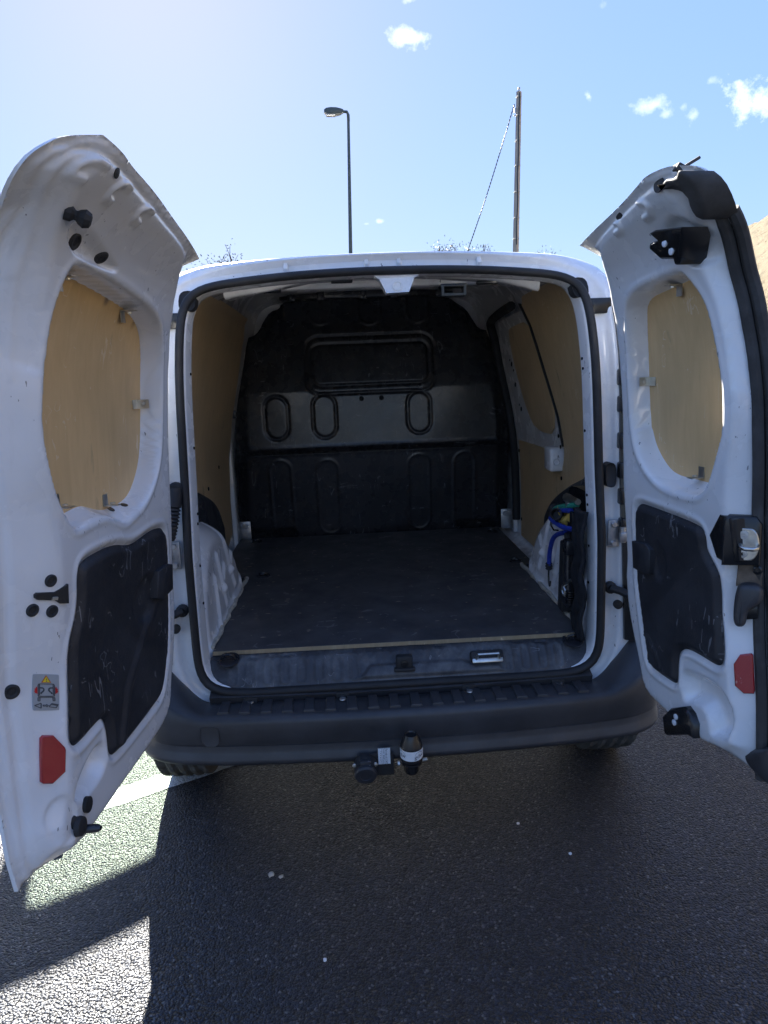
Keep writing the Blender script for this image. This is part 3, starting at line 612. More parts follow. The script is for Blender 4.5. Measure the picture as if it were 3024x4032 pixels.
# ------------------------------------------------------------------ trees
def tree(name, loc, H, spread, label, dens, seed, leaf=.05, bare=.5):
    R = random.Random(seed); t = empty(name, loc, label, 'tree', 'trees beyond the van'); L = Vector(loc)
    tb = MB(); tips = []
    def grow(p, d, ln, r, lv):
        q = p + d * ln; mid = p.lerp(q, .5) + Vector((R.uniform(-1, 1), R.uniform(-1, 1), 0)) * ln * .05
        tb.tube([p, mid, q], [r, r * .85, r * .7], 6 if lv < 2 else 4, cap=False)
        if lv >= 4: tips.append((q, d)); return
        for k in range(3 if lv else 5):
            a = R.uniform(0, 6.283); tilt = R.uniform(.25, .75) if lv else R.uniform(.2, .7)
            x = d.orthogonal().normalized(); x.rotate(Matrix.Rotation(a, 3, d)); nd = (d * math.cos(tilt) + x * math.sin(tilt) * spread + Vector((0, 0, .12))).normalized()
            grow(p.lerp(q, R.uniform(.65, 1.)), nd, ln * R.uniform(.5, .72), r * .55, lv + 1)
        tips.append((q, d))
    grow(L, Vector((R.uniform(-.05, .05), 0, 1)).normalized(), H * .42, H * .018, 0)
    zs = H / max(p[2] for p in tb.V); tb.V = [(L.x + (p[0] - L.x) * zs, L.y + (p[1] - L.y) * zs, p[2] * zs) for p in tb.V]; tips = [(L + (q - L) * zs, d) for q, d in tips]
    tb.obj('trunk', 'bark', t)
    lv = MB()
    for q, d in tips:
        for k in range(dens):
            if R.random() < bare: continue
            c = q + Vector((R.gauss(0, 1), R.gauss(0, 1), R.gauss(0, 1))) * H * .025
            a = Vector((R.gauss(0, 1), R.gauss(0, 1), R.gauss(0, 1))).normalized(); b = a.orthogonal().normalized(); s = leaf * R.uniform(.6, 1.4)
            lv.add([c - a * s, c + b * s * .5, c + a * s, c - b * s * .5], [(0, 1, 2, 3)])
    lv.obj('crown', 'leaves', t, smooth=False)
tree('small_tree', (-5.30, 30, 0), 7.05, 1.0, 'sparse spring tree showing just above the roof beside the left door', 10, 3, .05, .55)
tree('small_tree', (5.75, 35, 0), 7.62, .45, 'wispy tree top above the roof at the foot of the slanting cable', 9, 11, .05, .55)
tree('small_tree', (10.6, 36, 0), 7.3, .35, 'tree whose tip barely shows above the roof right of the utility pole', 9, 5, .05, .55)
# ================================================================== VAN
van = empty('van', (0, 1.8, 0), 'white panel van seen from behind with both rear doors wide open', 'van')
HALF = [(0, 1.788), (.25, 1.782), (.43, 1.766), (.53, 1.752), (.580, 1.726), (.601, 1.680), (.609, 1.62), (.617, 1.47), (.622, 1.25), (.627, 1.0), (.629, .75), (.629, .63), (.62, .582), (.60, .55), (.56, .529), (.5, .521), (.3, .521), (0, .521)]
def closed_from_half(H): return np.array(H + [(-x, z) for x, z in H[-2:0:-1]])
def resample(P, n):
    Q = np.vstack([P, P[:1]]); s = np.r_[0, np.cumsum(np.linalg.norm(np.diff(Q, axis=0), axis=1))]; t = np.linspace(0, s[-1], n + 1)[:-1]
    return np.stack([np.interp(t, s, Q[:, 0]), np.interp(t, s, Q[:, 1])], 1)
NL = 220
SEAL = resample(smooth_closed(closed_from_half(HALF), 2), NL)
e = np.roll(SEAL, -2, 0) - np.roll(SEAL, 2, 0); NRM = np.stack([-e[:, 1], e[:, 0]], 1); NRM /= np.linalg.norm(NRM, axis=1)[:, None]
if (NRM * (SEAL - SEAL.mean(0))).sum() < 0: NRM = -NRM
BODYH = [(0, 1.853), (.33, 1.847), (.53, 1.838), (.62, 1.823), (.672, 1.808), (.712, 1.775), (.732, 1.68), (.755, 1.52), (.80, 1.32), (.85, 1.12), (.878, .95), (.885, .75), (.875, .55), (.86, .40), (.80, .33), (.4, .31), (0, .31)]
LINH = [(0, 1.815), (.40, 1.80), (.56, 1.775), (.62, 1.735), (.655, 1.65), (.69, 1.48), (.735, 1.28), (.765, 1.08), (.775, .85), (.775, .60), (.74, .575), (.4, .57), (0, .57)]
def by_angle(H):
    P = resample(smooth_closed(closed_from_half(H), 2), 900); c = np.array([0, 1.12])
    def an(q): return np.arctan2(q[:, 1] - c[1], q[:, 0] - c[0])
    A = an(P); o = np.argsort(A); A = A[o]; P = P[o]; A3 = np.r_[A - 2 * np.pi, A, A + 2 * np.pi]; P3 = np.vstack([P, P, P]); s = an(SEAL)
    return np.stack([np.interp(s, A3, P3[:, 0]), np.interp(s, A3, P3[:, 1])], 1)
BODY = by_angle(BODYH); LINE = by_angle(LINH); LIN2 = LINE.copy(); LIN2[:, 1] += .115 * sstep(LINE[:, 1], 1.55, 1.79)
def loop(Q, dy, leanf=1.0, zmax=9.): return np.stack([Q[:, 0], lean(np.minimum(Q[:, 1], zmax)) * leanf + dy, Q[:, 1]], 1)
top = sstep(NRM[:, 1], .5, .95)[:, None]
def off(d): return SEAL + NRM * d * (1 - .24 * top)
mid1 = off(.070)
loops = [np.stack([LIN2[:, 0] * .97, np.full(NL, 1.95), (LIN2[:, 1] - 1.1) * .97 + 1.1], 1), np.stack([LIN2[:, 0], np.full(NL, 1.80), LIN2[:, 1]], 1),
         np.stack([LIN2[:, 0], np.full(NL, 1.35), LIN2[:, 1]], 1), np.stack([LINE[:, 0], np.full(NL, .60), LINE[:, 1]], 1), loop(LINE, .115, .8), loop(off(-.016) * .5 + LINE * .5, .085, .9), loop(off(-.019), .062), loop(off(-.018), .045), loop(off(-.014), .012), loop(off(-.012), -.003), loop(off(-.008), -.006), loop(off(-.004), .004),
         loop(off(.010), .012), loop(off(.016), .017), loop(off(.036), .026, 1, 1.795), loop(off(.050), .024, 1, 1.80), loop(off(.060), .014, 1, 1.80), loop(off(.0665), .006, 1, 1.80)]
# outer skin: smooth turn on to the body side
OUTB = BODY.copy()
inner_max = off(.078)
bad = (np.linalg.norm(OUTB - SEAL.mean(0), axis=1) < np.linalg.norm(inner_max - SEAL.mean(0), axis=1))
OUTB[bad] = inner_max[bad]
loops += [loop(off(.0715) * .97 + OUTB * .03, .004, 1, 1.80), loop(off(.075) * .6 + OUTB * .4, .012, 1, 1.80), loop(off(.075) * .25 + OUTB * .75, .04, 1, 1.80), loop(OUTB * .12 + BODY * .88, .09, 1, 1.80), loop(BODY, .18, 1, 1.80)]
def topz(y): return float(np.interp(y, [0, 2.40, 2.60, 3.30, 4.0, 4.15], [3, 3, 1.97, 1.13, .95, .75]))
for y in (.6, 1.2, 1.8, 2.4, 2.75, 3.05, 3.35, 3.7, 4.0, 4.15):
    tz = topz(y); B_ = BODY.copy(); B_[:, 1] += .11 * sstep(np.array(y), .3, 1.6) * sstep(B_[:, 1], 1.55, 1.80); sq = np.interp(y, [0, 3.4, 4.15], [1, 1, .86])
    B_[:, 1] = np.where(B_[:, 1] > .35, np.minimum(B_[:, 1], tz - .06 * (B_[:, 0] / .9) ** 2), B_[:, 1]); B_[:, 0] *= sq
    loops.append(np.stack([B_[:, 0], np.full(NL, y), B_[:, 1]], 1))
V = np.vstack(loops); F = []
for i in range(len(loops) - 1):
    for q in range(NL): F.append((i * NL + q, (i + 1) * NL + q, (i + 1) * NL + (q + 1) % NL, i * NL + (q + 1) % NL))
F.append(tuple(range(NL))); F.append(tuple((len(loops) - 1) * NL + q for q in range(NL))[::-1])
mk('body_shell', V, F, 'white_paint', van, sharp=55)
# pressed beads on the rear header and D pillars
for x in (-.30, -.05, .05, .30):
    z = 1.835 - .03 * abs(x); y = float(lean(np.array(z))) - .006
    MB().box((x, y - .006, z - .012), (.016, .02, .034), Matrix.Rotation(-.6, 4, 'X'), .006).obj('header_bead', 'white_paint', van)
# rubber weather seal
n = 12; V = []; F = []
for i in range(NL):
    p = SEAL[i]; nn = NRM[i]; y = float(lean(np.array(p[1])))
    for q in range(n):
        a = 2 * math.pi * q / n; rx = .0125; ry = .017
        d = math.cos(a) * rx + .001; yy = y - .012 + math.sin(a) * ry
        V.append((p[0] + nn[0] * d, yy, p[1] + nn[1] * d))
for i in range(NL):
    for q in range(n): F.append((i * n + q, i * n + (q + 1) % n, ((i + 1) % NL) * n + (q + 1) % n, ((i + 1) % NL) * n + q))
mk('door_seal', V, F, 'rubber', van)
# ------------------------------------------------------------------ cargo floor
fp = [(-.600, .078), (.595, .066), (.598, .17), (.600, .88), (.664, .93), (.664, 1.70), (-.745, 1.70), (-.745, 1.02), (-.62, .92), (-.615, .5), (-.606, .2)]
fl = MB().prism(fp, lambda u, v, t: (u, v, t), .600, .626, .0015); fl_o = fl.obj('floor_board', 'floor_board', van, sharp=30)
eb = MB(); k = 90
for i in range(k):
    x0 = -.600 + 1.195 * i / k; x1 = -.600 + 1.195 * (i + 1) / k; y = .0745 - .012 * (i + .5) / k; w_ = .0022 + .0022 * random.random()
    eb.box(((x0 + x1) / 2, y, .6205), (x1 - x0 + .0005, w_, .0125))
eb.obj('raw_edge', 'plywood_edge', fl_o, smooth=False)
for x, y in ((-.546, .945), (.602, .97), (-.66, 1.62), (.62, 1.58)):
    x *= .985
    MB().lathe([(.030, .0), (.030, .003), (.024, .0035), (.022, -.002), (.0, -.002)], (x, y, .6265), n=20).tube([(x - .017, y, .628), (x - .014, y - .003, .638), (x, y - .004, .643), (x + .014, y - .003, .638), (x + .017, y, .628)], .0032, 6).obj('lashing_ring', 'black_steel', van)
# ------------------------------------------------------------------ sill plate
sp_s = np.array([0, .035, .055, .085, .11, .13]); sp_y = np.array([.082, .050, .028, .004, -.008, -.012]); sp_z = np.array([.612, .604, .580, .548, .531, .522])
def sill(x, s, h):
    y = np.interp(s, sp_s, sp_y); z = np.interp(s, sp_s, sp_z); return y - h * .75, z + h * .66
P = [(-.600, 0), (.598, 0), (.612, .03), (.614, .05), (.606, .09), (.575, .122), (.54, .130), (-.54, .130), (-.575, .122), (-.606, .09), (-.614, .05), (-.612, .03)]
u, v, q = hf_grid(P, .004)
h = np.zeros_like(u)
def capsule(u, v, x, a, b, r): return np.hypot(u - x, v - np.clip(v, a, b)) - r
for i in range(20):
    x = -.53 + i * .0545
    if -.14 < x < .30: a1, b1 = .012, .034
    else: a1, b1 = .050, .085
    if x > .3 or x < -.14 or True:
        d = capsule(u, v, x, a1 if not (-.14 < x < .3) else .010, b1, .014); h += .0042 * np.exp(-(d / .0032) ** 2)
    d = capsule(u, v, x + .01, .010, .030, .013); h += .0030 * np.exp(-(d / .0032) ** 2)
# central raised lock step
cp = np.array([(-.145, .102), (-.10, .060), (.20, .060), (.235, .075), (.31, .075), (.335, .102)]); dc = sdf_poly(cp, u, v); h += .010 * (1 - sstep(dc, -.010, .002))
for x, s in ((-.47, .03), (-.36, .025), (-.18, .020), (.13, .022), (.38, .022), (.46, .03)):
    d = np.hypot((u - x) / .026, (v - s) / .010); h -= .005 * (1 - sstep(d, .75, 1.05))
h += .0012 * np.sin(u * 37) * np.sin(v * 60 + 1)
yy, zz = sill(u, v, h)
sill_o = mk('sill_plate', np.stack([u, yy, zz], 1), q, 'sill_plastic', van)
for x in (-.545, .560):
    MB().lathe([(.034, 0), (.034, .004), (.027, .005), (.025, -.004), (0, -.004)], (x, .045, .607), axis=(0, -.35, .93), n=22).tube([(x - .02, .045, .61), (x - .017, .04, .624), (x, .036, .630), (x + .017, .04, .624), (x + .02, .045, .61)], .0034, 7).obj('lashing_ring', 'black_steel', van)
# door catch and striker on the sill
ct = MB().box((.008, .002, .585), (.052, .03, .046), None, .006).box((.008, -.010, .566), (.066, .022, .012), None, .004); ct.obj('door_catch', 'rubber', van)
MB().lathe([(.012, 0), (.012, .004), (.006, .005), (.005, -.004)], (.008, -.014, .586), axis=(0, -1, 0), n=16).obj('catch_hole', 'gloss_black', van)
sk = MB().box((.272, .012, .585), (.105, .03, .036), Matrix.Rotation(-.5, 4, 'X'), .008); sk.obj('striker_pocket', 'rubber', van)
MB().box((.272, -.006, .578), (.098, .008, .014), Matrix.Rotation(-.5, 4, 'X'), .003).tube([(.236, -.006, .585), (.240, -.018, .604), (.304, -.018, .604), (.308, -.006, .585)], .005, 8).obj('striker', 'zinc', van)
# ------------------------------------------------------------------ bulkhead
YB = 1.75
def yb(z): return np.interp(z, [.5, 1.065, 1.078, 1.10, 1.12, 1.40, 1.92], [1.765, 1.705, 1.700, 1.735, 1.740, 1.757, 1.865])
P = smooth_closed(TAB['B_out'], 1)
P[:, 1] = np.where(P[:, 1] < .66, .60, P[:, 1])
u, v, q = hf_grid(P, .0065)
h = np.zeros_like(u)
def rrect(u, v, cx, cz, hw, hh, r):
    a = np.abs(u - cx) - (hw - r); b = np.abs(v - cz) - (hh - r); return np.hypot(np.maximum(a, 0), np.maximum(b, 0)) + np.minimum(np.maximum(a, b), 0) - r
d1 = rrect(u, v, .003, 1.535, .345, .150, .075); d2 = rrect(u, v, .003, 1.535, .312, .108, .045)
h -= .009 * np.exp(-(d1 / .006) ** 2); h -= .009 * np.exp(-(d2 / .005) ** 2); h += .004 * (1 - sstep(d2, -.01, .0))
rb = TAB['B_ribs']
for i in range(10):
    a, b = rb[2 * i], rb[2 * i + 1]
    lo, hi = min(a[1], b[1]), max(a[1], b[1]); r = .062 if i < 3 else .058
    if i < 3: lo += r; hi -= r
    elif i < 7: hi -= r; lo = lo - .02
    else: lo += r; hi += .1
    d = np.hypot(u - (a[0] + b[0]) / 2, v - np.clip(v, lo, hi)) - r
    if i < 3: h -= .009 * np.exp(-(d / .006) ** 2)
    else: h += .0035 * np.exp(-(d / .005) ** 2)
ed = -sdf_poly(P, u, v); h -= .035 * (1 - sstep(ed, .0, .075)) * (np.abs(u) > .45)
h += .0020 * np.sin(u * 7 + 1) * np.sin(v * 8) + .0004 * np.sin(u * 23 + 2) * np.sin(v * 19)
blk = mk('bulkhead', np.stack([u, yb(v) - h, v], 1), q, 'black_steel', van)
for (x, z) in TAB['B_scr'][4:]:
    MB().lathe([(.013, 0), (.013, .003), (.007, .007), (.0, .008)], (x, 1.753, z), axis=(0, -1, 0), n=14).obj('screw', 'gloss_black', blk)
MB().box((0, 1.852, 1.905), (.93, .03, .045), None, .006).obj('top_rail', 'black_steel', blk)
for x in (-.40, -.245, -.02, .15, .39):
    MB().box((x, 1.832, 1.898), (.042, .012, .046), None, .004).lathe([(.013, 0), (.011, .008), (.0, .009)], (x, 1.825, 1.898), axis=(0, -1, 0), n=12).obj('screw_tab', 'black_steel', blk)
MB().box((0, 1.694, 1.081), (1.36, .004, .012), Matrix.Rotation(.75, 4, 'X')).obj('seam_flange', 'black_steel', blk)
for s in (-1, 1):
    MB().box((s * .725, 1.715, .665), (.075, .006, .11), None, .002).lathe([(.014, 0), (.012, .01), (0, .011)], (s * .737, 1.710, .700), axis=(0, -1, 0), n=12).lathe([(.014, 0), (.012, .01), (0, .011)], (s * .712, 1.710, .695), axis=(0, -1, 0), n=12).obj('foot_bracket', 'galvanised', van)
    for z in (1.10, 1.30, 1.55):
        MB().box((s * (.772 if z < 1.2 else .735 if z < 1.4 else .70), 1.70, z), (.036, .03, .042), None, .004).lathe([(.010, 0), (.010, .006), (0, .007)], (s * (.770 if z < 1.2 else .733 if z < 1.4 else .698), 1.685, z), axis=(0, -1, 0), n=10).obj('side_bracket', 'black_steel', van)
# ------------------------------------------------------------------ side lining
def lx(z): return float(np.interp(z, [.55, .85, 1.08, 1.28, 1.48, 1.65, 1.735, 1.80], [.775, .775, .765, .735, .69, .655, .62, .56]))
def side_panel(name, poly, s, inset, th, mat, it=1, sub=.02, parent=van, bulge=0.):
    P = smooth_closed(poly, it) if it else np.array(poly, float); u, v, q = hf_grid(P, sub)
    X = np.array([lx(z) for z in v]) - inset - bulge
    A = np.stack([s * X, u, v], 1); B2 = np.stack([s * (X + th), u, v], 1)
    n = len(u); V = np.vstack([A, B2]); F = [tuple(f) if s < 0 else tuple(f[::-1]) for f in q] + [tuple(np.array(f[::-1]) + n) if s < 0 else tuple(np.array(f) + n) for f in q]
    from collections import Counter
    E = Counter()
    for f in q:
        for i in range(4):
            a, b = f[i], f[(i + 1) % 4]
            if a != b: E[(a, b)] += 1
    for (a, b) in list(E):
        if (b, a) not in E: F.append((a, b, b + n, a + n))
    return mk(name, V, F, mat, parent, sharp=35)
side_panel('plywood_lining', [(.13, .60), (1.52, .60), (1.56, 1.0), (1.56, 1.4), (1.57, 1.755), (.9, 1.765), (.25, 1.765), (.13, 1.74)], -1, .018, .006, 'side_plywood')
side_panel('plywood_lining', [(.13, .60), (.84, .60), (.845, .9), (.845, 1.03), (.79, 1.06), (.72, 1.15), (.735, 1.26), (.765, 1.38), (.82, 1.54), (.875, 1.66), (.90, 1.755), (.5, 1.765), (.25, 1.765), (.13, 1.74)], 1, .018, .006, 'side_plywood')
side_panel('plywood_lining', [(.855, .585), (1.57, .585), (1.565, .9), (1.56, 1.112), (1.2, 1.118), (.855, 1.122)], 1, .010, .006, 'side_plywood', 0)
for y, z, s in ((.97, 1.02, -1), (1.24, 1.08, -1), (.80, 1.02, 1), (.77, 1.155, 1), (.775, 1.20, 1), (1.53, 1.06, 1), (1.52, .70, 1)):
    MB().lathe([(.0085, 0), (.0085, .003), (0, .0035)], (s * (lx(z) - .019), y, z), axis=(-s, 0, 0), n=12).obj('lining_hole', 'gloss_black', van)
# sliding side door seen inside: white panel, brown cover board, black seal
sd = side_panel('sliding_door', [(.80, 1.10), (1.56, 1.10), (1.555, 1.45), (1.54, 1.70), (1.2, 1.715), (.82, 1.72)], 1, .002, .006, 'white_paint', 1)
side_panel('cover_board', [(.80, 1.20), (1.12, 1.19), (1.26, 1.25), (1.31, 1.36), (1.33, 1.55), (1.32, 1.645), (1.26, 1.665), (.85, 1.675)], 1, .012, .006, 'side_plywood', 2, .02, sd)
for y, z, r in ((1.41, 1.50, .012), (1.43, 1.52, .006), (1.40, 1.47, .006), (1.42, 1.28, .012), (1.44, 1.30, .006), (1.43, 1.40, .012)):
    MB().lathe([(r, 0), (r, .002), (0, .0025)], (lx(z) - .004, y, z), axis=(-1, 0, 0), n=12).obj('door_hole', 'gloss_black', sd)
sl = MB(); path = [(1.635, .60), (1.64, .9), (1.64, 1.2), (1.63, 1.5), (1.61, 1.68), (1.57, 1.715), (1.3, 1.735), (.95, 1.745)]
sl.tube([((lx(z) - .02), y, z) for y, z in [tuple(p) for p in smooth_closed(path + path[::-1], 1)[:14]]], .021, 10); sl.obj('sliding_door_seal', 'rubber', van)
MB().box((.755, 1.665, .90), (.025, .035, .60), None, .008).obj('pillar_strip', 'white_paint', van)
MB().box((-.755, 1.645, .88), (.025, .09, .60), None, .008).obj('pillar_strip', 'white_paint', van)
side_panel('seal_edge', [(.725, 1.16), (.735, 1.16), (.742, 1.26), (.775, 1.38), (.83, 1.54), (.885, 1.66), (.905, 1.74), (.89, 1.74), (.872, 1.66), (.815, 1.54), (.762, 1.38), (.732, 1.26)], 1, .026, .01, 'rubber', 1, .006)
MB().box((.726, .835, 1.10), (.06, .10, .10), None, .012, 3).lathe([(.016, 0), (.013, .004), (.008, -.002), (0, -.002)], (.72, .784, 1.09), axis=(0, -1, 0), n=16).obj('handle_cover', 'white_paint', van)
# roof structure seen under the header
for y_, z_ in ((.62, 1.80), (1.2, 1.875)): MB().box((0, y_, z_), (.95, .09, .028), None, .01).obj('roof_bow', 'white_paint', van)
V = []; F = []; k = 80
for i in range(k + 1):
    x = -.50 + 1.0 * i / k; zc = 1.792 - .085 * (x / .6) ** 2; wv = .004 * math.sin(x * 22)
    V += [(x, .225, zc + .016), (x, .235, zc - .004 + wv), (x, .26 + wv, zc - .010 + wv), (x, .30, zc + .002), (x, .34, zc - .004 + wv * .5), (x, .40, zc + .04)]
    if i: F += [((i - 1) * 6 + j, (i - 1) * 6 + j + 1, i * 6 + j + 1, i * 6 + j) for j in range(5)]
mk('header_reinforcement', V, F, 'white_paint', van)
for x in (-.36, -.13, .34): MB().box((x, .275, 1.778 - .07 * (x / .6) ** 2), (.07, .03, .012), None, .004).obj('header_slot', 'gloss_black', van)
MB().prism([(-.062, 1.772), (.078, 1.772), (.062, 1.762), (.045, 1.722), (-.025, 1.720), (-.045, 1.760)], lambda u, v, t: (u + .03, t, v), .22, .165, .006).obj('top_latch_cover', 'white_paint', van)
MB().lathe([(.016, 0), (.016, .003), (.011, .003), (.010, .001), (0, .001)], (.04, .164, 1.742), axis=(0, -1, 0), n=16).obj('cover_emboss', 'white_paint', van)
MB().box((.22, .23, 1.742), (.085, .05, .010), None, .003).box((.185, .225, 1.726), (.008, .045, .03)).box((.255, .225, 1.726), (.008, .045, .03)).box((.22, .228, 1.715), (.07, .04, .008)).obj('top_striker', 'gloss_black', van)
# ------------------------------------------------------------------ wheel arches
def arch(s):
    cy, cz, ry, rz = .46, .60, .46, .40
    P = [(cy + ry * math.cos(a), cz + rz * abs(math.sin(a)) ** .85) for a in np.linspace(0, math.pi, 40)] + [(cy - ry, .58), (cy + ry, .58)]
    P = P[:40] + [(cy - ry, .585), (cy + ry, .585)]
    u, v, q = hf_grid(np.array(P), .008)
    rr = np.sqrt(((u - cy) / ry) ** 2 + ((v - cz) / rz) ** 2)
    x = .612 + .035 * (v - .62) / .4 + .15 * np.clip((rr - .72) / .28, 0, 1) ** 2.2
    for seg in ([(.86, .66), (.74, .88), (.74, .93)], [(.66, .68), (.58, .90), (.575, .95)], [(.46, .66), (.43, .86)], [(.70, .80), (.62, .74)], [(.52, .80), (.44, .72)], [(.30, .64), (.34, .80)], [(.84, .70), (.78, .64), (.60, .64)]):
        x -= .009 * (1 - sstep(seg_d(u, v, seg), .003, .014))
    x -= .012 * (1 - sstep(v, .62, .645))
    x += .002 * np.sin(u * 21) * np.sin(v * 17)
    F = [tuple(f) if s < 0 else tuple(f[::-1]) for f in q]
    return mk('wheel_arch', np.stack([s * x, u, v], 1), F, 'white_paint', van)
arch(-1); arch(1)
for s in (-1, 1):
    MB().tube([(s * (.604 + .004 * math.sin(i * 1.3)), .10 + .80 * i / 24, .631) for i in range(25)], [.006 + .004 * random.random() for _ in range(25)], 7).obj('sealant_bead', 'wax_sealant', van)
# plastic cover over the left arch, with slots
def cover(s, poly, name, x0, slots):
    P = smooth_closed(poly, 2); u, v, q = hf_grid(P, .010); d = np.clip(-sdf_poly(P, u, v), 0, 1)
    x = x0 - .05 * sstep(d, 0, .05) + .045 * np.clip((v - .85) / .3, 0, 1)
    for seg in slots: x += .012 * (1 - sstep(seg_d(u, v, seg), .003, .008))
    F = [tuple(f) if s < 0 else tuple(f[::-1]) for f in q]
    return mk(name, np.stack([s * x, u, v], 1), F, 'trim_plastic', van)
cover(-1, [(.10, .70), (.98, .72), (.985, .86), (.95, .97), (.84, 1.04), (.60, 1.09), (.25, 1.14), (.10, 1.14)], 'arch_cover', .735, [[(.42, .88 + .03 * i), (.66, .915 + .03 * i)] for i in range(4)])
cvr = cover(1, [(.12, .62), (.88, .70), (.90, .84), (.84, .94), (.72, 1.01), (.55, 1.07), (.46, 1.10), (.42, 1.20), (.10, 1.20)], 'arch_cover', .735, [])

# ------------------------------------------------------------------ rear doors
class Hinged:
    def __init__(s, k, H, ang):
        s.k = k; sd_ = -1 if k == 'L' else 1; a = math.radians(ang - 90); s.side = sd_
        s.H = np.array([H[0], H[1], 0.]); s.u = np.array([sd_ * math.sin(a), -math.cos(a), 0]); s.w = np.array([-sd_ * math.cos(a), -math.sin(a), 0])
    def P(s, u, w, v): return s.H + s.u * u + s.w * w + np.array([0, 0, v])
    def arr(s, u, w, v): return s.H + np.outer(u, s.u) + np.outer(w, s.w) + np.outer(v, [0, 0, 1])
    def surf(s, u, v, t=0.): return float(door_w(s.k, np.array([u]), np.array([v]), True)[0]) + t
    def S(s, u, v, t=0.): return s.P(u, s.surf(u, v) + t, v)
    def frame(s, u, v):
        """point on the pressed panel with outward normal and tangents (world)"""
        e = .006; p = s.S(u, v); a = s.S(u + e, v) - s.S(u - e, v); b = s.S(u, v + e) - s.S(u, v - e)
        n = np.cross(a, b); n /= np.linalg.norm(n)
        if n @ s.w < 0: n = -n
        t = b / np.linalg.norm(b); x = np.cross(t, n); x /= np.linalg.norm(x)
        return p, x, t, n
    def flat(s, pts, ):
        """local plane through surface points: returns centre, axes and 2-D coordinates"""
        Q = np.array([s.S(*p) for p in pts]); c = Q.mean(0); uu, ss, vt = np.linalg.svd(Q - c); n = vt[2]
        if n @ s.w < 0: n = -n
        z = np.array([0, 0, 1.]); y = z - n * (z @ n); y /= np.linalg.norm(y); x = np.cross(y, n)
        return c, x, y, n, np.stack([(Q - c) @ x, (Q - c) @ y], 1)
DL = Hinged('L', (-.70, -.03), 96); DR = Hinged('R', (.71, -.03), 96)
def fixF(D, F): return [tuple(f) for f in F] if D.side < 0 else [tuple(f[::-1]) for f in F]
def build_door(D, label):
    k = D.k; Po = PIN[k + 'o']; u, v, q = hf_grid(Po, .0043)
    w = door_w(k, u, v)
    d = mk('rear_door', D.arr(u, w, v), fixF(D, q[:, ::-1]), 'white_paint', van, label=label)
    # outer skin and hem closing the edge
    Pr = resample(Po, 260); wi = door_w(k, Pr[:, 0], Pr[:, 1]); dl = door_lean(D.side, Pr[:, 0], Pr[:, 1]); wo = wi - .008
    V = np.vstack([D.arr(Pr[:, 0], wi, Pr[:, 1]), D.arr(Pr[:, 0], np.minimum(wi - .004, wo), Pr[:, 1])]); n = len(Pr)
    F = [(i, (i + 1) % n, n + (i + 1) % n, n + i) for i in range(n)]
    u2, v2, q2 = hf_grid(Po, .03); w2 = door_lean(D.side, u2, v2) + .002 + .075 * hem_rise(k, u2, v2)
    base = len(V); V = np.vstack([V, D.arr(u2, w2, v2)]); F += [tuple(np.array(f) + base) for f in q2]
    mk('outer_skin', V, F, 'white_paint', d, sharp=40)
    # plywood in the window recess
    Pp = PIN[k + 'p']; c = Pp.mean(0); P2 = smooth_closed(PIN[k + 'r'], 0); 
    u3, v3, q3 = hf_grid(resample(P2 * .985 + P2.mean(0) * .015, 120), .02)
    w3 = door_lean(D.side, u3, v3) + .034
    mk('plywood_panel', D.arr(u3, w3, v3), fixF(D, q3[:, ::-1]), 'plywood', d)
    # black trim board
    Pt = PIN[k + 't']; u4, v4, q4 = hf_grid(Pt, .006); dd = np.clip(-sdf_poly(Pt, u4, v4), 0, 1)
    w4 = door_lean(D.side, u4, v4) + HI - .004 + .012 * sstep(dd, 0, .016) + .002 * np.sin(u4 * 13 + 1) * np.sin(v4 * 11)
    if k == 'L':
        pc = np.array(TAB['L_pull']); e = np.hypot((u4 - .372) / .075, (v4 - .965) / .06); w4 -= .010 * (1 - sstep(e, .7, 1.05))
        e = np.hypot((u4 - .374) / .034, (v4 - .975) / .030); w4 -= .0015 * (1 - sstep(e, .6, 1.))
        w4 += .006 * (1 - sstep(seg_d(u4, v4, [(.33, .93), (.52, .80), (.58, .70)]), .004, .02))
    else:
        e = sdf_poly(smooth_closed([(.235, .76), (.27, .69), (.34, .675), (.345, .70), (.29, .745)], 2), u4, v4); w4 += .004 * np.exp(-(e / .004) ** 2)
        e = np.hypot((u4 - .335) / .035, (v4 - .975) / .06); w4 -= .006 * (1 - sstep(e, .6, 1.05))
    mk('trim_panel', D.arr(u4, w4, v4), fixF(D, q4[:, ::-1]), 'trim_plastic', d)
    # pull handle block
    Ph = np.array(TAB[k + '_handle'])
    MB().prism(Ph, lambda a, b, t: D.P(a, float(door_lean(D.side, a, b)) + t, b), HI - .01, HI + .022, .004).obj('door_pull', 'trim_plastic', d, sharp=50)
    for (uu, vv) in TAB[k + '_clip']:
        lw = float(door_lean(D.side, uu, vv)); cen = Pp.mean(0); dr = np.array([uu, vv]) - cen; dr /= np.linalg.norm(dr)
        dr = np.array([0, np.sign(dr[1])]) if abs(dr[1]) > .6 else np.array([np.sign(dr[0]), 0])
        tg = np.array([-dr[1], dr[0]])
        def cl(a, b, t, uu=uu, vv=vv, lw=lw, dr=dr, tg=tg): return D.P(uu + dr[0] * a + tg[0] * b, lw + t, vv + dr[1] * a + tg[1] * b)
        b = MB(); b.prism([(-.022, -.011), (.004, -.011), (.004, .011), (-.022, .011)], cl, .0345, .0365)
        b.prism([(.002, -.011), (.004, -.011), (.004, .011), (.002, .011)], cl, .0345, .066)
        c0 = cl(.0, 0, .052); b.lathe([(.0055, 0), (.0055, .003), (0, .004)], c0, axis=-(D.u * dr[0] + np.array([0, 0, 1]) * dr[1]), n=10)
        b.obj('window_clip', 'zinc', d, smooth=False)
    return d
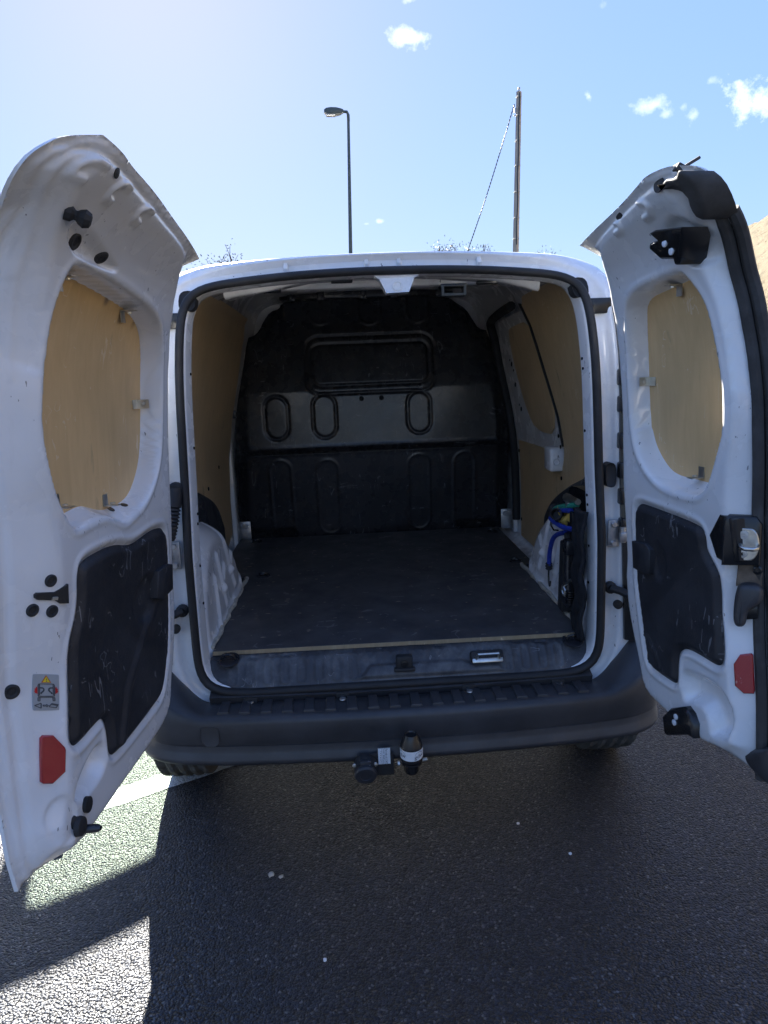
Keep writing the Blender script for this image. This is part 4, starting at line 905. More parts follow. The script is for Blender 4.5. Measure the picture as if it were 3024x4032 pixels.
door_l = build_door(DL, 'wider left rear door with warning sticker and black trim board')
door_r = build_door(DR, 'narrower right rear door with lock, striker box and rubber edge seals')
def disc(D, parent, uv, r, name, mat, prof=None, ry=None):
    p, x, t, n = D.frame(*uv); b = MB()
    prof = prof or [(r, -.002), (r, .002), (r * .8, .0045), (r * .55, .004), (r * .45, .0025), (0, .003)]
    b.lathe(prof, p, axis=n, n=22)
    if ry: b.V = [tuple(np.array(q) + t * ((np.array(q) - p) @ t) * (ry / r - 1)) for q in b.V]
    return b.obj(name, mat, parent)
for uv, r in zip(TAB['L_plugs'], (.0118, .0120, .0118, .0140)): disc(DL, door_l, uv, r, 'grommet', 'rubber')
disc(DL, door_l, TAB['L_up'][2], .017, 'grommet', 'rubber'); disc(DL, door_l, TAB['L_up'][3], .016, 'grommet', 'rubber')
# door buffer near the top
p, x, t, n = DL.frame(*TAB['L_up'][0]); ax = n * .6 + DL.w * .5 - DL.u * .5; ax /= np.linalg.norm(ax)
MB().lathe([(.014, -.004), (.013, .006), (.008, .011), (.008, .014), (.012, .018), (.016, .026), (.012, .035), (.007, .037), (.006, .034), (0, .034)], p - ax * .004, axis=ax, n=10).obj('door_buffer', 'rubber', door_l, smooth=False)
for uv in TAB['L_hole']: disc(DL, door_l, uv, .009, 'drain_hole', 'gloss_black', [(.009, 0), (.009, .0012), (0, .0014)])
for uv in TAB['R_hole']: disc(DR, door_r, uv, .011, 'drain_hole', 'rubber', [(.015, 0), (.015, .002), (.008, .003), (0, .002)])
def patch(D, parent, pts, name, mat, t0, t1, bev=.002, it=1):
    c, x, y, n, Q = D.flat(pts); Q = smooth_closed(Q, it) if it else Q
    return MB().prism(Q, lambda a, b, t: c + x * a + y * b + n * t, t0, t1, bev).obj(name, mat, parent, sharp=30), (c, x, y, n)
patch(DL, door_l, TAB['L_refl'], 'reflector', 'reflector_red', -.006, .007, .003, 0)
patch(DR, door_r, TAB['R_refl'], 'reflector', 'reflector_red', -.006, .007, .003, 0)
patch(DL, door_l, TAB['L_slot'], 'latch_slot', 'gloss_black', -.004, .0055, .001, 0)
lc, lx_, ly_, ln_ = patch(DL, door_l, [(.787, 1.103), (.777, 1.10), (.778, 1.094), (.788, 1.097)], 'latch_tongue', 'zinc', .004, .007, .0005, 0)[1]
# warning sticker
c, x, y, n, Q = DL.flat(TAB['L_sticker'])
wq = np.linalg.norm(Q[1] - Q[0]); hq = np.linalg.norm(Q[3] - Q[0]); xa = (Q[1] - Q[0]) / wq; ya = (Q[0] - Q[3]) / hq; oq = Q[3]
def st(a, b, t):   # a, b in 0..1 on the sticker, b from the bottom
    g = oq + xa * a * wq + ya * b * hq; return c + x * g[0] + y * g[1] + n * t
st0 = .0015
MB().prism(smooth_closed([(0, .03), (.04, 0), (.96, 0), (1, .03), (1, .97), (.96, 1), (.04, 1), (0, .97)], 1), st, -.003, st0, .0).obj('warning_sticker', 'sticker_grey', door_l, smooth=False)
def ink(name, mat, polys, lines=(), z=.0006):
    b = MB()
    for P in polys: b.prism(P, st, st0, st0 + z)
    for (pts, wd) in lines:
        for (a0, b0), (a1, b1) in zip(pts[:-1], pts[1:]):
            dx = (a1 - a0) * wq; dy = (b1 - b0) * hq; L_ = math.hypot(dx, dy) + 1e-9; nx_ = -dy / L_ * wd / 2 / wq; ny_ = dx / L_ * wd / 2 / hq
            b.prism([(a0 + nx_, b0 + ny_), (a0 - nx_, b0 - ny_), (a1 - nx_, b1 - ny_), (a1 + nx_, b1 + ny_)], st, st0, st0 + z)
    return b.obj(name, mat, door_l, smooth=False)
ink('sticker_triangle', 'sticker_orange', [[(.31, .77), (.69, .77), (.50, .975)]])
ink('sticker_triangle_fill', 'sticker_yellow', [[(.36, .785), (.64, .785), (.50, .940)]], z=.0009)
ink('sticker_print', 'sticker_ink', [[(.485, .885), (.515, .885), (.507, .835), (.493, .835)], [(.485, .80), (.515, .80), (.515, .82), (.485, .82)], [(.25, .48), (.32, .515), (.33, .455)], [(.75, .48), (.68, .515), (.67, .455)]],
    [([(.19, .40), (.19, .70), (.22, .735), (.78, .735), (.81, .70), (.81, .40), (.19, .40)], .0013), ([(.24, .42), (.24, .73)], .0013), ([(.76, .42), (.76, .73)], .0013), ([(.25, .37), (.75, .37)], .0013),
     ([(.18, .36), (.18, .27), (.25, .27), (.25, .36), (.18, .36)], .0013), ([(.75, .36), (.75, .27), (.82, .27), (.82, .36), (.75, .36)], .0013),
     ([(.25, .63), (.36, .625), (.41, .59), (.39, .54), (.30, .49)], .0024), ([(.75, .63), (.64, .625), (.59, .59), (.61, .54), (.70, .49)], .0024),
     ([(.05, .145), (.29, .21), (.29, .07), (.05, .145)], .0015), ([(.37, .155), (.50, .155), (.50, .175), (.56, .14), (.50, .10), (.50, .125), (.37, .125), (.37, .155)], .001),
     ([(.60, .125), (.70, .195), (.95, .165), (.86, .075), (.60, .105), (.60, .125)], .0014)], z=.0012)
ink('sticker_book', 'sticker_ink', [[(.66, .165), (.70, .195), (.95, .165), (.91, .125)]], z=.0009)
ink('sticker_spark', 'sticker_red', [[(.155, .46), (.155, .63), (.12, .66), (.11, .615), (.05, .60), (.08, .565), (.04, .53), (.08, .51), (.07, .48), (.115, .485)]], z=.0009)
ink('sticker_spark', 'sticker_red', [[(.845, .46), (.845, .63), (.88, .66), (.89, .615), (.95, .60), (.92, .565), (.96, .53), (.92, .51), (.93, .48), (.885, .485)]], z=.0009)
# lower guide pin of the left door
Pp = TAB['L_pin']
MB().prism(smooth_closed(Pp[:6], 1), lambda a, b, t: DL.P(a, t, b), .03, .085, .012).lathe([(.016, 0), (.016, .008), (.009, .010), (0, .010)], DL.P(.748, .084, .655), axis=DL.w, n=14).lathe([(.02, 0), (.018, .01), (.010, .012), (0, .012)], DL.P(.785, .084, .632), axis=DL.w, n=14).obj('guide_bracket', 'rubber', door_l, sharp=50)
a0 = DL.P(.770, .075, .614); MB().tube([a0, a0 + DL.w * .034 - DL.u * .005, a0 + DL.w * .044 - DL.u * .005], [.009, .009, .005], 10).obj('guide_pin', 'black_steel', door_l)
# ---- right door hardware
def slab(D, pts, w0, w1, bev, name, mat, parent, it=1):
    return MB().prism(smooth_closed(pts, it) if it else np.array(pts), lambda a, b, t: D.P(a, float(door_lean(D.side, a, b)) + t, b), w0, w1, bev).obj(name, mat, parent, sharp=45)
lt = slab(DR, TAB['R_latch'], HI - .02, HI + .040, .006, 'upper_latch', 'gloss_black', door_r, 0)
for uv in ((.563, 1.716), (.572, 1.699)):
    lw = float(door_lean(1, *uv)); MB().lathe([(.0085, 0), (.0085, .003), (.007, .004), (0, .004)], DR.P(uv[0], lw + HI + .040, uv[1]), axis=DR.w, n=16).obj('rivet', 'sticker_white', door_r)
slab(DR, TAB['R_lowlatch'], .02, .105, .008, 'lower_latch', 'gloss_black', door_r, 0)
for uv in ((.452, .606), (.446, .588)): MB().lathe([(.0075, 0), (.0075, .003), (.006, .004), (0, .004)], DR.P(uv[0], .105, uv[1]), axis=DR.w, n=16).obj('rivet', 'sticker_white', door_r)
# lock striker box on the shut face
bx0 = [(.548, 1.096), (.592, 1.152), (.645, 1.150), (.650, 1.06), (.612, 1.040), (.57, 1.046)]
slab(DR, bx0, .01, .088, .006, 'striker_housing', 'gloss_black', door_r, 0)
def sq(D, cu, cv, wd, ht): return [(cu - wd / 2, cv - ht / 2), (cu + wd / 2, cv - ht / 2), (cu + wd / 2, cv + ht / 2), (cu - wd / 2, cv + ht / 2)]
# face plane for plates: faces the camera side of the shut face
def face(D, u0, w0, ang):
    """vertical plane at (u0, w0) whose normal is turned 'ang' degrees from w towards u"""
    a = math.radians(ang); nrm = D.w * math.cos(a) + D.u * math.sin(a); tan = D.u * math.cos(a) - D.w * math.sin(a); o = D.P(u0, w0, 0)
    return lambda p, q, t: o + tan * p + nrm * t + np.array([0, 0, q])
fc = face(DR, .628, .075, 52)
MB().prism([(-.040, 1.044), (.034, 1.050), (.034, 1.138), (.022, 1.155), (-.030, 1.155), (-.040, 1.145)], fc, -.05, .022, .005).obj('striker_box', 'gloss_black', door_r, sharp=45)
zp = MB().prism([(-.014, 1.060), (.012, 1.060)] + [(.012 + .018 * math.sin(a), 1.095 - .035 * math.cos(a)) for a in np.linspace(.25, 2.9, 12)] + [(.012, 1.130), (-.014, 1.130)], fc, .020, .026, .002); zp.obj('striker_plate', 'zinc', door_r, sharp=30)
MB().tube([fc(-.006, 1.094, .02), fc(-.004, 1.094, .050), fc(.004, 1.094, .060), fc(.020, 1.094, .060), fc(.026, 1.094, .052), fc(.027, 1.094, .02)], .0045, 10).obj('striker_loop', 'zinc', door_r)
for q_ in (1.075, 1.116): MB().lathe([(.0095, 0), (.009, .0025), (.004, .003), (.0035, .0005), (0, .0005)], fc(.000, q_, .026), axis=fc(0, 0, 1) - fc(0, 0, 0), n=16).obj('torx_screw', 'galvanised', door_r)
f2 = face(DR, .630, .052, 52)
MB().prism([(-.026, 1.150), (.020, 1.152), (.022, 1.186), (.016, 1.190), (-.020, 1.188), (-.024, 1.182)], f2, -.02, .012, .002).obj('mount_plate', 'rusty_steel', door_r, sharp=30)
MB().prism([(-.030, .995), (.020, .998), (.020, 1.050), (-.028, 1.046)], f2, -.02, .012, .002).obj('mount_plate', 'rusty_steel', door_r, sharp=30)
for p_, q_ in ((.008, 1.172), (.010, 1.036)): MB().lathe([(.010, 0), (.010, .005), (.006, .007), (.005, .003), (0, .003)], f2(p_, q_, .012), axis=f2(0, 0, 1) - f2(0, 0, 0), n=14).obj('torx_screw', 'gloss_black', door_r)
MB().prism(smooth_closed([(-.030, .985), (-.020, 1.006), (.010, 1.008), (.024, .996), (.024, .972), (.010, .955), (-.004, .945), (-.006, .910), (-.026, .906), (-.032, .93)], 2), f2, .0, .034, .010).obj('release_lever', 'bumper_plastic', door_r, sharp=60)
MB().prism([(-.028, .915), (.016, .925), (.016, .96), (-.028, .95)], f2, -.02, .010, .003).obj('lever_seat', 'gloss_black', door_r)
# rubber strips down the free edge
RB = TAB['R_rub'][1:]; RB = np.array(RB); RB = np.vstack([RB, [[.672, .60], [.672, .56]]])
tt = np.linspace(0, 1, 80); ss = np.r_[0, np.cumsum(np.linalg.norm(np.diff(RB, axis=0), axis=1))]; ss /= ss[-1]
RU = np.interp(tt, ss, RB[:, 0]); RV = np.interp(tt, ss, RB[:, 1]); RU = np.convolve(np.pad(RU, 3, 'edge'), np.ones(7) / 7, 'valid')
dlr = door_lean(1, RU, RV)
for du, w_, r in ((.004, .034, .0125), (.022, .016, .0125)):
    pts = DR.arr(RU + du, dlr + w_ , RV); MB().tube([tuple(p) for p in pts], r, 8).obj('edge_seal', 'dusty_rubber', door_r)
# torn rubber corner piece at the top
MB().prism(smooth_closed([(.60, 1.808), (.635, 1.818), (.665, 1.812), (.695, 1.822), (.705, 1.80), (.69, 1.770), (.672, 1.745), (.64, 1.742), (.640, 1.765), (.66, 1.785), (.64, 1.80)], 1), lambda a, b, t: DR.P(a, float(door_lean(1, a, b)) + t, b), .02, .088, .008).obj('corner_seal', 'dusty_rubber', door_r, sharp=60)
p0 = DR.P(.63, .255, 1.832); MB().box(p0, (.034, .04, .016), Matrix.Rotation(.5, 4, 'Y'), .004).box(p0 + np.array([.012, -.018, .012]), (.03, .02, .006), Matrix.Rotation(-.5, 4, 'Y'), .002).obj('torn_flap', 'dusty_rubber', door_r)
# black lower corner cap
MB().prism(smooth_closed(TAB['R_cap'], 1), lambda a, b, t: DR.P(a, t, b), -.012, .050, .010).obj('lower_cap', 'bumper_plastic', door_r, sharp=60)
# ------------------------------------------------------------------ D-pillar hardware
def yr(z, d=0.): return float(lean(np.array(z))) + d
for s in (-1, 1):
    for (x, z, w_, h_, nm) in ((.588, 1.712, .05, .062, 'rubber_stop'), (.662, 1.147, .034, .075, 'rubber_stop')):
        if s < 0 and z < 1.5: continue
        n_ = 16; P = [(s * x + w_ / 2 * math.copysign(abs(math.cos(a)) ** .7, math.cos(a)), z + h_ / 2 * math.copysign(abs(math.sin(a)) ** .7, math.sin(a))) for a in np.linspace(0, 2 * math.pi, n_, endpoint=False)]
        MB().prism(P, lambda a, b, t: (a, yr(b) + t, b), .03, -.006, .008).obj(nm, 'rubber', van)
    # hinge: plate, bolts, knuckle and strap to the door
    x = .672 * s; z = .965
    hb_ = MB().box((x, .010, z), (.034, .012, .085), None, .003)
    for dz in (-.03, .03): hb_.lathe([(.010, 0), (.010, .007), (.008, .009), (0, .009)], (x, .004, z + dz), axis=(0, -1, 0), n=6)
    hb_.lathe([(.010, -.024), (.010, .024)], (x + s * .022, -.012, z), n=12).box((x + s * .035, -.018, z - .006), (.05, .014, .03), None, .004).obj('hinge', 'galvanised', van)
    hb_ = MB().box((.645 * s, yr(1.655, .010), 1.655), (.075, .014, .046), None, .003).lathe([(.007, 0), (.007, .004), (0, .005)], (.622 * s, yr(1.655, .003), 1.655), axis=(0, -1, 0), n=12); hb_.obj('hinge_bracket', 'gloss_black', van)
    # door check arm
    z = .792; MB().lathe([(.019, 0), (.019, .014), (.012, .020), (.006, .016), (0, .016)], (.665 * s, .012, z), axis=(0, -1, 0), n=14).tube([(.665 * s, -.002, z), (.69 * s, -.02, z - .006), (.715 * s, -.035, z - .018), (.735 * s, -.04, z - .020)], [.013, .013, .014, .012], 8).obj('check_arm', 'rubber', van)
    MB().lathe([(.014, 0), (.014, .012), (0, .016)], (.690 * s, .010, .735), axis=(0, -1, 0), n=14).obj('rubber_plug', 'rubber', van)
    # tail lamp housing beside the door, with its lens on the outside corner
    tl = MB(); zz = np.linspace(.62, 1.66, 22); Vq = []; Fq = []
    for i, z in enumerate(zz):
        xo = float(np.interp(z, [.6, .95, 1.3, 1.7], [.872, .868, .80, .715])); xi = float(np.interp(z, [.6, 1.0, 1.5, 1.7], [.712, .694, .694, .682])); y0 = yr(z)
        if z > 1.42: xo = min(xo, xi + .05)
        Vq += [(s * xi, y0 + .10, z), (s * xi, y0 - .006, z), (s * (xi + .015), y0 - .016, z), (s * (xo - .03), y0 - .010, z), (s * xo, y0 + .04, z), (s * xo, y0 + .12, z)]
        if i: Fq += [((i - 1) * 6 + q, (i - 1) * 6 + q + 1, i * 6 + q + 1, i * 6 + q) for q in range(5)]
    Fq += [tuple(range(6)), tuple(range(len(Vq) - 6, len(Vq)))]
    tlo = tl.add(Vq, Fq).obj('tail_lamp', 'gloss_black', van, sharp=40)
    for z in (1.44, 1.36, 1.25, 1.16, 1.08, .99):
        MB().box((s * .697, yr(z, -.004), z), (.02, .03, .05), None, .006).obj('lamp_clip', 'gloss_black', tlo)
    MB().prism([(.735, 1.33), (.80, 1.25), (.845, 1.05), (.852, .86), (.74, .86)], lambda a, b, t: (s * a, yr(b) + t, b), 0, -.022, .006).obj('lamp_lens', 'reflector_red', tlo)
# corrugated cable boot on the left pillar
pts = []; rr_ = []
for i in range(46):
    t_ = i / 45; z = 1.170 - .145 * t_; pts.append((-.650 - .028 * t_ ** 2, -.004 - .020 * math.sin(t_ * 2.2), z)); rr_.append(.020 if t_ < .35 else .0175 + .0035 * math.sin(i * 2.1))
MB().tube(pts, rr_, 14).lathe([(.024, 0), (.024, .01), (.018, .02)], (-.650, .012, 1.165), axis=(0, -1, 0), n=16).obj('cable_boot', 'rubber', van)
for (x, z) in ((.607, 1.50), (.609, 1.47), (.613, 1.28), (.617, 1.08), (.618, 1.05), (.62, .92), (.62, .80)):
    for s in ((1, -1) if z != 1.47 else (1,)):
        MB().lathe([(.0045, 0), (.0045, .0015), (0, .0018)], (s * (x - .0115), yr(z, .045), z), axis=(-s, -.15, 0), n=10).obj('pillar_hole', 'gloss_black', van)
# ------------------------------------------------------------------ lower black trim and bumper
lb = MB()
for i in range(40):
    x0 = -.60 + .03 * i; lb.box((x0 + .015, -.012, .492 + .010 * ((x0 + .015) / .6) ** 2), (.0302, .03, .046), Matrix.Rotation(.35, 4, 'X'))
lb.obj('sill_trim', 'bumper_plastic', van, sharp=30)
for x in (-.475, -.19, .205, .49):
    MB().box((x, -.022, .492), (.044, .028, .040), None, .004).lathe([(.011, 0), (.009, .005), (0, .006)], (x, -.038, .496), axis=(0, -1, .3), n=12).obj('trim_clip', 'rubber', van)
PROF = [(-.010, .468), (-.040, .494), (-.075, .497), (-.125, .497), (-.143, .494), (-.151, .486), (-.154, .476), (-.153, .45), (-.148, .415), (-.1465, .4085), (-.143, .4072), (-.143, .4035), (-.147, .402), (-.148, .385), (-.150, .378), (-.157, .362), (-.158, .353), (-.150, .342), (-.11, .325), (.02, .31)]
xs = np.r_[np.linspace(-.93, -.62, 40), np.linspace(-.61, .61, 245), np.linspace(.62, .93, 40)]
V = []; F = []
for i, x in enumerate(xs):
    a = abs(x) / .93; fwd = .030 * (min(abs(x), .62) / .62) ** 2
    if abs(x) > .60: th = (abs(x) - .60) / .33; fwd += .34 * (1 - math.sqrt(max(0, 1 - th ** 2.2)))
    xx = x if abs(x) < .60 else math.copysign(.60 + (.238) * math.sin(min(1, (abs(x) - .60) / .33) * math.pi / 2), x)
    for j, (y, z) in enumerate(PROF):
        zz_ = z; yy_ = y
        if abs(x) > .50 and j <= 5: zz_ += .16 * sstep(abs(xx), .60, .80) * (1 if j < 4 else .45)
        if abs(x) > .58 and j <= 3: yy_ = y * (1 - .6 * sstep(abs(x), .58, .75)) - .0
        # ribs on the step
        if 1 <= j <= 3 and abs(x) < .57:
            ph = ((x + .5 * .0645) % .0645) / .0645; zz_ += 0
        if j >= 12: zz_ += .012 * sstep(abs(x), .5, .9)
        V.append((xx, yy_ + fwd, float(zz_)))
n = len(PROF)
for i in range(len(xs) - 1):
    for j in range(n - 1): F.append((i * n + j, (i + 1) * n + j, (i + 1) * n + j + 1, i * n + j + 1))
bump = mk('rear_bumper', V, F, 'bumper_plastic', van, sharp=50)
for i in range(18):
    x = -.5480 + i * .0645; y_ = .030 * (abs(x) / .62) ** 2
    MB().prism([(x - .0155, -.044 + y_), (x + .0125, -.044 + y_), (x + .0165, -.128 + y_), (x - .0165, -.128 + y_)], lambda a, b, t: (a, b, t), .490, .5035, .003).obj('step_rib', 'bumper_plastic', bump, sharp=30)
for x in (-.475, -.19, .205, .49):
    MB().lathe([(.011, 0), (.010, .003), (.004, .003), (0, .001)], (x, -.06 + .03 * (x / .62) ** 2, .5005), n=14).obj('bumper_screw', 'galvanised', bump)
P = [(-.615, .408), (-.560, .405), (-.560, .462), (-.565, .468), (-.610, .470), (-.615, .464)]
def bfront(a, b, t): return (a, float(np.interp(b, [.40, .412, .45, .474], [-.147, -.150, -.153, -.152])) + .030 * (abs(a) / .62) ** 2 * 1.0 + t, b)
MB().prism(smooth_closed(P, 1), bfront, .005, -.0022, .0012).obj('towing_eye_lid', 'bumper_plastic', bump, sharp=25)
# ------------------------------------------------------------------ rear wheels
def wheel(x, y, s):
    w = empty('wheel', (x, y, .31)); w.parent = van; w.location = Vector((x, y, .31)) - van.location
    R_ = .312; hw = .096; prof = [(.20, -hw * .78), (.235, -hw), (.272, -hw * 1.04), (.298, -hw * .93)]
    for g in np.linspace(-.075, .075, 9):
        k = int(round((g + .075) / .01875))
        r = R_ - .009 if k % 2 == 1 else R_ - .004 * (abs(g) / .075) ** 3
        prof += [(r, g - .0068 if k % 2 == 0 else g - .0035), (r, g + .0068 if k % 2 == 0 else g + .0035)]
    prof += [(.298, hw * .93), (.272, hw * 1.04), (.235, hw), (.20, hw * .78)]
    prof = sorted(prof[:4], key=lambda p: p[1] if False else 0) + prof[4:]
    t = MB(); t.lathe(prof, (x, y, .31), axis=(1, 0, 0), n=150); n_ = 150
    # slanted sipes: sink every few tread columns
    V = np.array(t.V).reshape(-1, n_, 3)
    for i in range(4, len(prof) - 4):
        for q in range(n_):
            if (q + (i // 2) * 1) % 5 == 0 and prof[i][0] > .30:
                d = V[i, q] - np.array([V[i, q][0], y, .31]); V[i, q] -= d / np.linalg.norm(d) * .005
    t.V = [tuple(p) for p in V.reshape(-1, 3)]
    t.obj('tyre', 'tyre_rubber', w, sharp=35)
    MB().lathe([(.20, -.075), (.185, -.06), (.18, .0), (.185, .06), (.20, .075)], (x, y, .31), axis=(1, 0, 0), n=40).lathe([(.0, .03 * s), (.06, .035 * s), (.15, .05 * s), (.185, .055 * s)], (x, y, .31), axis=(1, 0, 0), n=40).obj('rim', 'galvanised', w)
wheel(-.785, .50, -1); wheel(.785, .50, 1); wheel(-.775, 3.3, -1); wheel(.775, 3.3, 1)
# ------------------------------------------------------------------ cab door standing open on the left (it shades the road beside the van)
fd_h = np.array([-.865, 3.12, 0]); ang = math.radians(125 + 14)
fdir = np.array([-math.sin(math.radians(56)), -math.cos(math.radians(56)), 0.]); fnr = np.array([fdir[1], -fdir[0], 0])
def fd(a, b, t): return fd_h + fdir * a + fnr * t + np.array([0, 0, b])
OUT = [(0, .42), (1.18, .42), (1.21, .8), (1.21, 1.2), (1.19, 1.55), (1.17, 1.70), (1.10, 1.745), (.60, 1.735), (.42, 1.60), (.05, 1.12), (0, 1.0)]
WIN = [(.10, 1.03), (1.12, 1.03), (1.12, 1.2), (1.10, 1.50), (1.08, 1.59), (1.0, 1.605), (.62, 1.595), (.46, 1.48)]
u, v, q = hf_grid(smooth_closed(OUT, 1), .02, [smooth_closed(WIN, 1)])
A = np.array([fd(a, b, 0) for a, b in zip(u, v)]); B2 = np.array([fd(a, b, .045) for a, b in zip(u, v)]); n = len(u)
F = [tuple(f) for f in q] + [tuple(np.array(f[::-1]) + n) for f in q]; E = set()
for f in q:
    for i in range(4): E.add((f[i], f[(i + 1) % 4]))
for (a, b) in E:
    if (b, a) not in E and a != b: F.append((a, b, b + n, a + n))
fdo = mk('cab_door', np.vstack([A, B2]), F, 'white_paint', van, sharp=35)
MB().prism(smooth_closed(WIN, 1), fd, .02, .024).obj('window_glass', 'tinted_glass', fdo, smooth=False)
# ------------------------------------------------------------------ tow bar
tb = empty('tow_bar', (0, -.1, .3)); tb.parent = van; tb.location = Vector((0, -.1, .3)) - van.location
MB().box((0, .08, .33), (1.0, .06, .06), None, .006).tube([(.006, .06, .33), (.006, -.10, .318), (.006, -.17, .320), (.006, -.205, .340), (.006, -.212, .375)], [.022, .022, .022, .02, .018], 14).lathe([(.024, 0), (.030, .004), (.030, .010), (.020, .012)], (.005, -.215, .362), n=24).lathe([(.012, .0), (.025, .012), (.025, .032), (.012, .046)], (.005, -.215, .375), n=20).obj('ball_mount', 'gloss_black', tb)
MB().tube([(-.036, -.215, .366), (-.030, -.215, .366)], .008, 6).obj('mount_bolt', 'galvanised', tb); MB().tube([(.036, -.215, .372), (.050, -.218, .376)], .005, 8).obj('mount_bolt', 'galvanised', tb)
MB().box((-.10, -.17, .340), (.11, .006, .072), None, .004).obj('socket_plate', 'rubber', tb)
so = MB().lathe([(.034, 0), (.036, .012), (.033, .03), (.033, .034)], (-.130, -.175, .348), axis=(0, -1, -.2), n=26); so.obj('socket_body', 'rubber', tb)
MB().lathe([(.033, 0), (.034, .008), (.030, .014), (.017, .015), (.016, .012), (.0, .012)], (-.130, -.205, .336), axis=(0, -1, -.35), n=26).box((-.130, -.205, .366), (.034, .02, .022), None, .005).obj('socket_lid', 'trim_plastic', tb)
for dx in (-.032, .030): MB().lathe([(.0065, 0), (.005, .003), (0, .004)], (-.130 + dx, -.207, .362), axis=(0, -1, 0), n=12).obj('socket_screw', 'zinc', tb)
lbm = MB().box((-.073, -.1745, .368), (.036, .001, .052)); lbo = lbm.obj('rating_label', 'sticker_white', tb, smooth=False)
ln = MB()
R2 = random.Random(4)
for (x0, z0, w_, h_) in [(-.066, .384, .006, .014), (-.066, .366, .005, .016), (-.066, .349, .004, .008), (-.075, .384, .004, .012), (-.075, .366, .004, .010), (-.075, .352, .004, .012), (-.083, .375, .003, .020), (-.083, .354, .003, .014)]:
    for k_ in range(4): ln.box((x0 + R2.uniform(-.001, .001), -.17525, z0 - h_ / 2 + h_ * k_ / 3.2), (w_ * R2.uniform(.5, 1), .0004, .0014))
for (a, b, c_, d_2) in [(-.073, .3935, .034, .0006), (-.073, .3425, .034, .0006), (-.0705, .368, .0006, .05), (-.0795, .368, .0006, .05)]: ln.box((a, -.17515, b), (c_, .0003, d_2))
ln.obj('label_print', 'sticker_ink', tb, smooth=False)
# ball cover: lifts off the ball
tc_ = empty('tow_ball_cover', (.005, -.215, .385), 'black cap with white logo band sitting on the tow ball', 'tow ball cover')
cc = (.005, -.215, .378)
MB().lathe([(.0325, 0), (.0335, .003), (.0335, .009), (.0325, .012), (.0325, .046), (.031, .050), (.0265, .066), (.0195, .080), (.018, .083), (.015, .0835), (.013, .080), (0, .080)], cc, axis=(0, -.10, 1), n=36).obj('cap', 'gloss_black', tc_)
ax = Vector((0, -.10, 1)).normalized(); xx_ = Vector((1, 0, 0)); yy2 = ax.cross(xx_)
def cyl(ang_, h_, r_): return Vector(cc) + ax * h_ + (xx_ * math.sin(ang_) - yy2 * math.cos(ang_)) * r_
b = MB(); n_ = 40; V = [cyl(-2.3 + 4.6 * i / n_, hh, .0333) for i in range(n_ + 1) for hh in (.013, .044)]
b.add(V, [(2 * i, 2 * i + 2, 2 * i + 3, 2 * i + 1) for i in range(n_)]).obj('logo_band', 'sticker_white', tc_)
for a0_ in (-1.05, .62, 2.1):
    lg = MB()
    tv, tf = seg_text('gdw', .0155); lg.add([cyl(a0_ + (p[0] * 1.15) / .033, .0265 + p[1] * 1.15 + p[0] * .14, .0340) for p in tv], tf)
    arc = [(a0_ + .40 * math.cos(q_), .0285 + .0130 * math.sin(q_)) for q_ in np.linspace(.2, 4.0, 18)]
    for (u0_, h0_), (u1_, h1_) in zip(arc[:-1], arc[1:]): lg.add([cyl(u0_, h0_, .0339), cyl(u1_, h1_, .0339), cyl(u1_ * .985 + a0_ * .015, h1_ - .0010, .0339), cyl(u0_ * .985 + a0_ * .015, h0_ - .0010, .0339)], [(0, 1, 2, 3)])
    lg.obj('logo_lettering', 'sticker_ink', tc_, smooth=False)
# ================================================================== THINGS STOWED BEHIND THE RIGHT FLANGE
jk = empty('car_jack', (.60, 0.145, .70), 'black scissor jack stowed upright against the right wheel arch', 'jack')
MB().box((.603, 0.16, .86), (.04, .030, .30), Matrix.Rotation(.05, 4, 'X'), .004).box((.603, 0.22, .84), (.026, .016, .27), Matrix.Rotation(.12, 4, 'X'), .003).obj('arm', 'gloss_black', jk, sharp=40)
MB().box((.60, 0.19, .80), (.05, .02, .26), Matrix.Rotation(.0, 4, 'X'), .004).box((.60, 0.225, .77), (.055, .05, .25), Matrix.Rotation(.10, 4, 'X'), .006).obj('channel', 'rubber', jk, sharp=40)
MB().tube([(.58, 0.165, .86), (.578, 0.16, .80), (.58, 0.155, .74)], .010, 10).box((.59, 0.16, .89), (.05, .045, .05), None, .006).box((.595, 0.175, .70), (.05, .07, .035), None, .006).obj('screw_spindle', 'black_steel', jk, sharp=40)
MB().tube([(.572, 0.11, .79), (.568, 0.15, .765), (.566, 0.17, .752), (.566, 0.18, .735), (.568, 0.17, .722), (.568, 0.153, .724), (.568, 0.151, .740), (.567, 0.167, .752)], .0055, 8).obj('crank_hook', 'zinc', jk)
for k_ in range(6): MB().lathe([(.017, 0), (.017, .004)], (.582, 0.14, .700 + .008 * k_), n=12).obj('spring_turn', 'gloss_black', jk)
tag(MB().tube([(.60, .13, 1.045), (.60, .20, 1.045), (.60, .25, 1.04)], [.010, .010, .016], 8).lathe([(.020, 0), (.020, .015), (.012, .016)], (.60, .20, 1.018), n=14).obj('jack_bolt', 'zinc'), 'shiny steel bolt in the opening of the right arch cover', 'bolt')
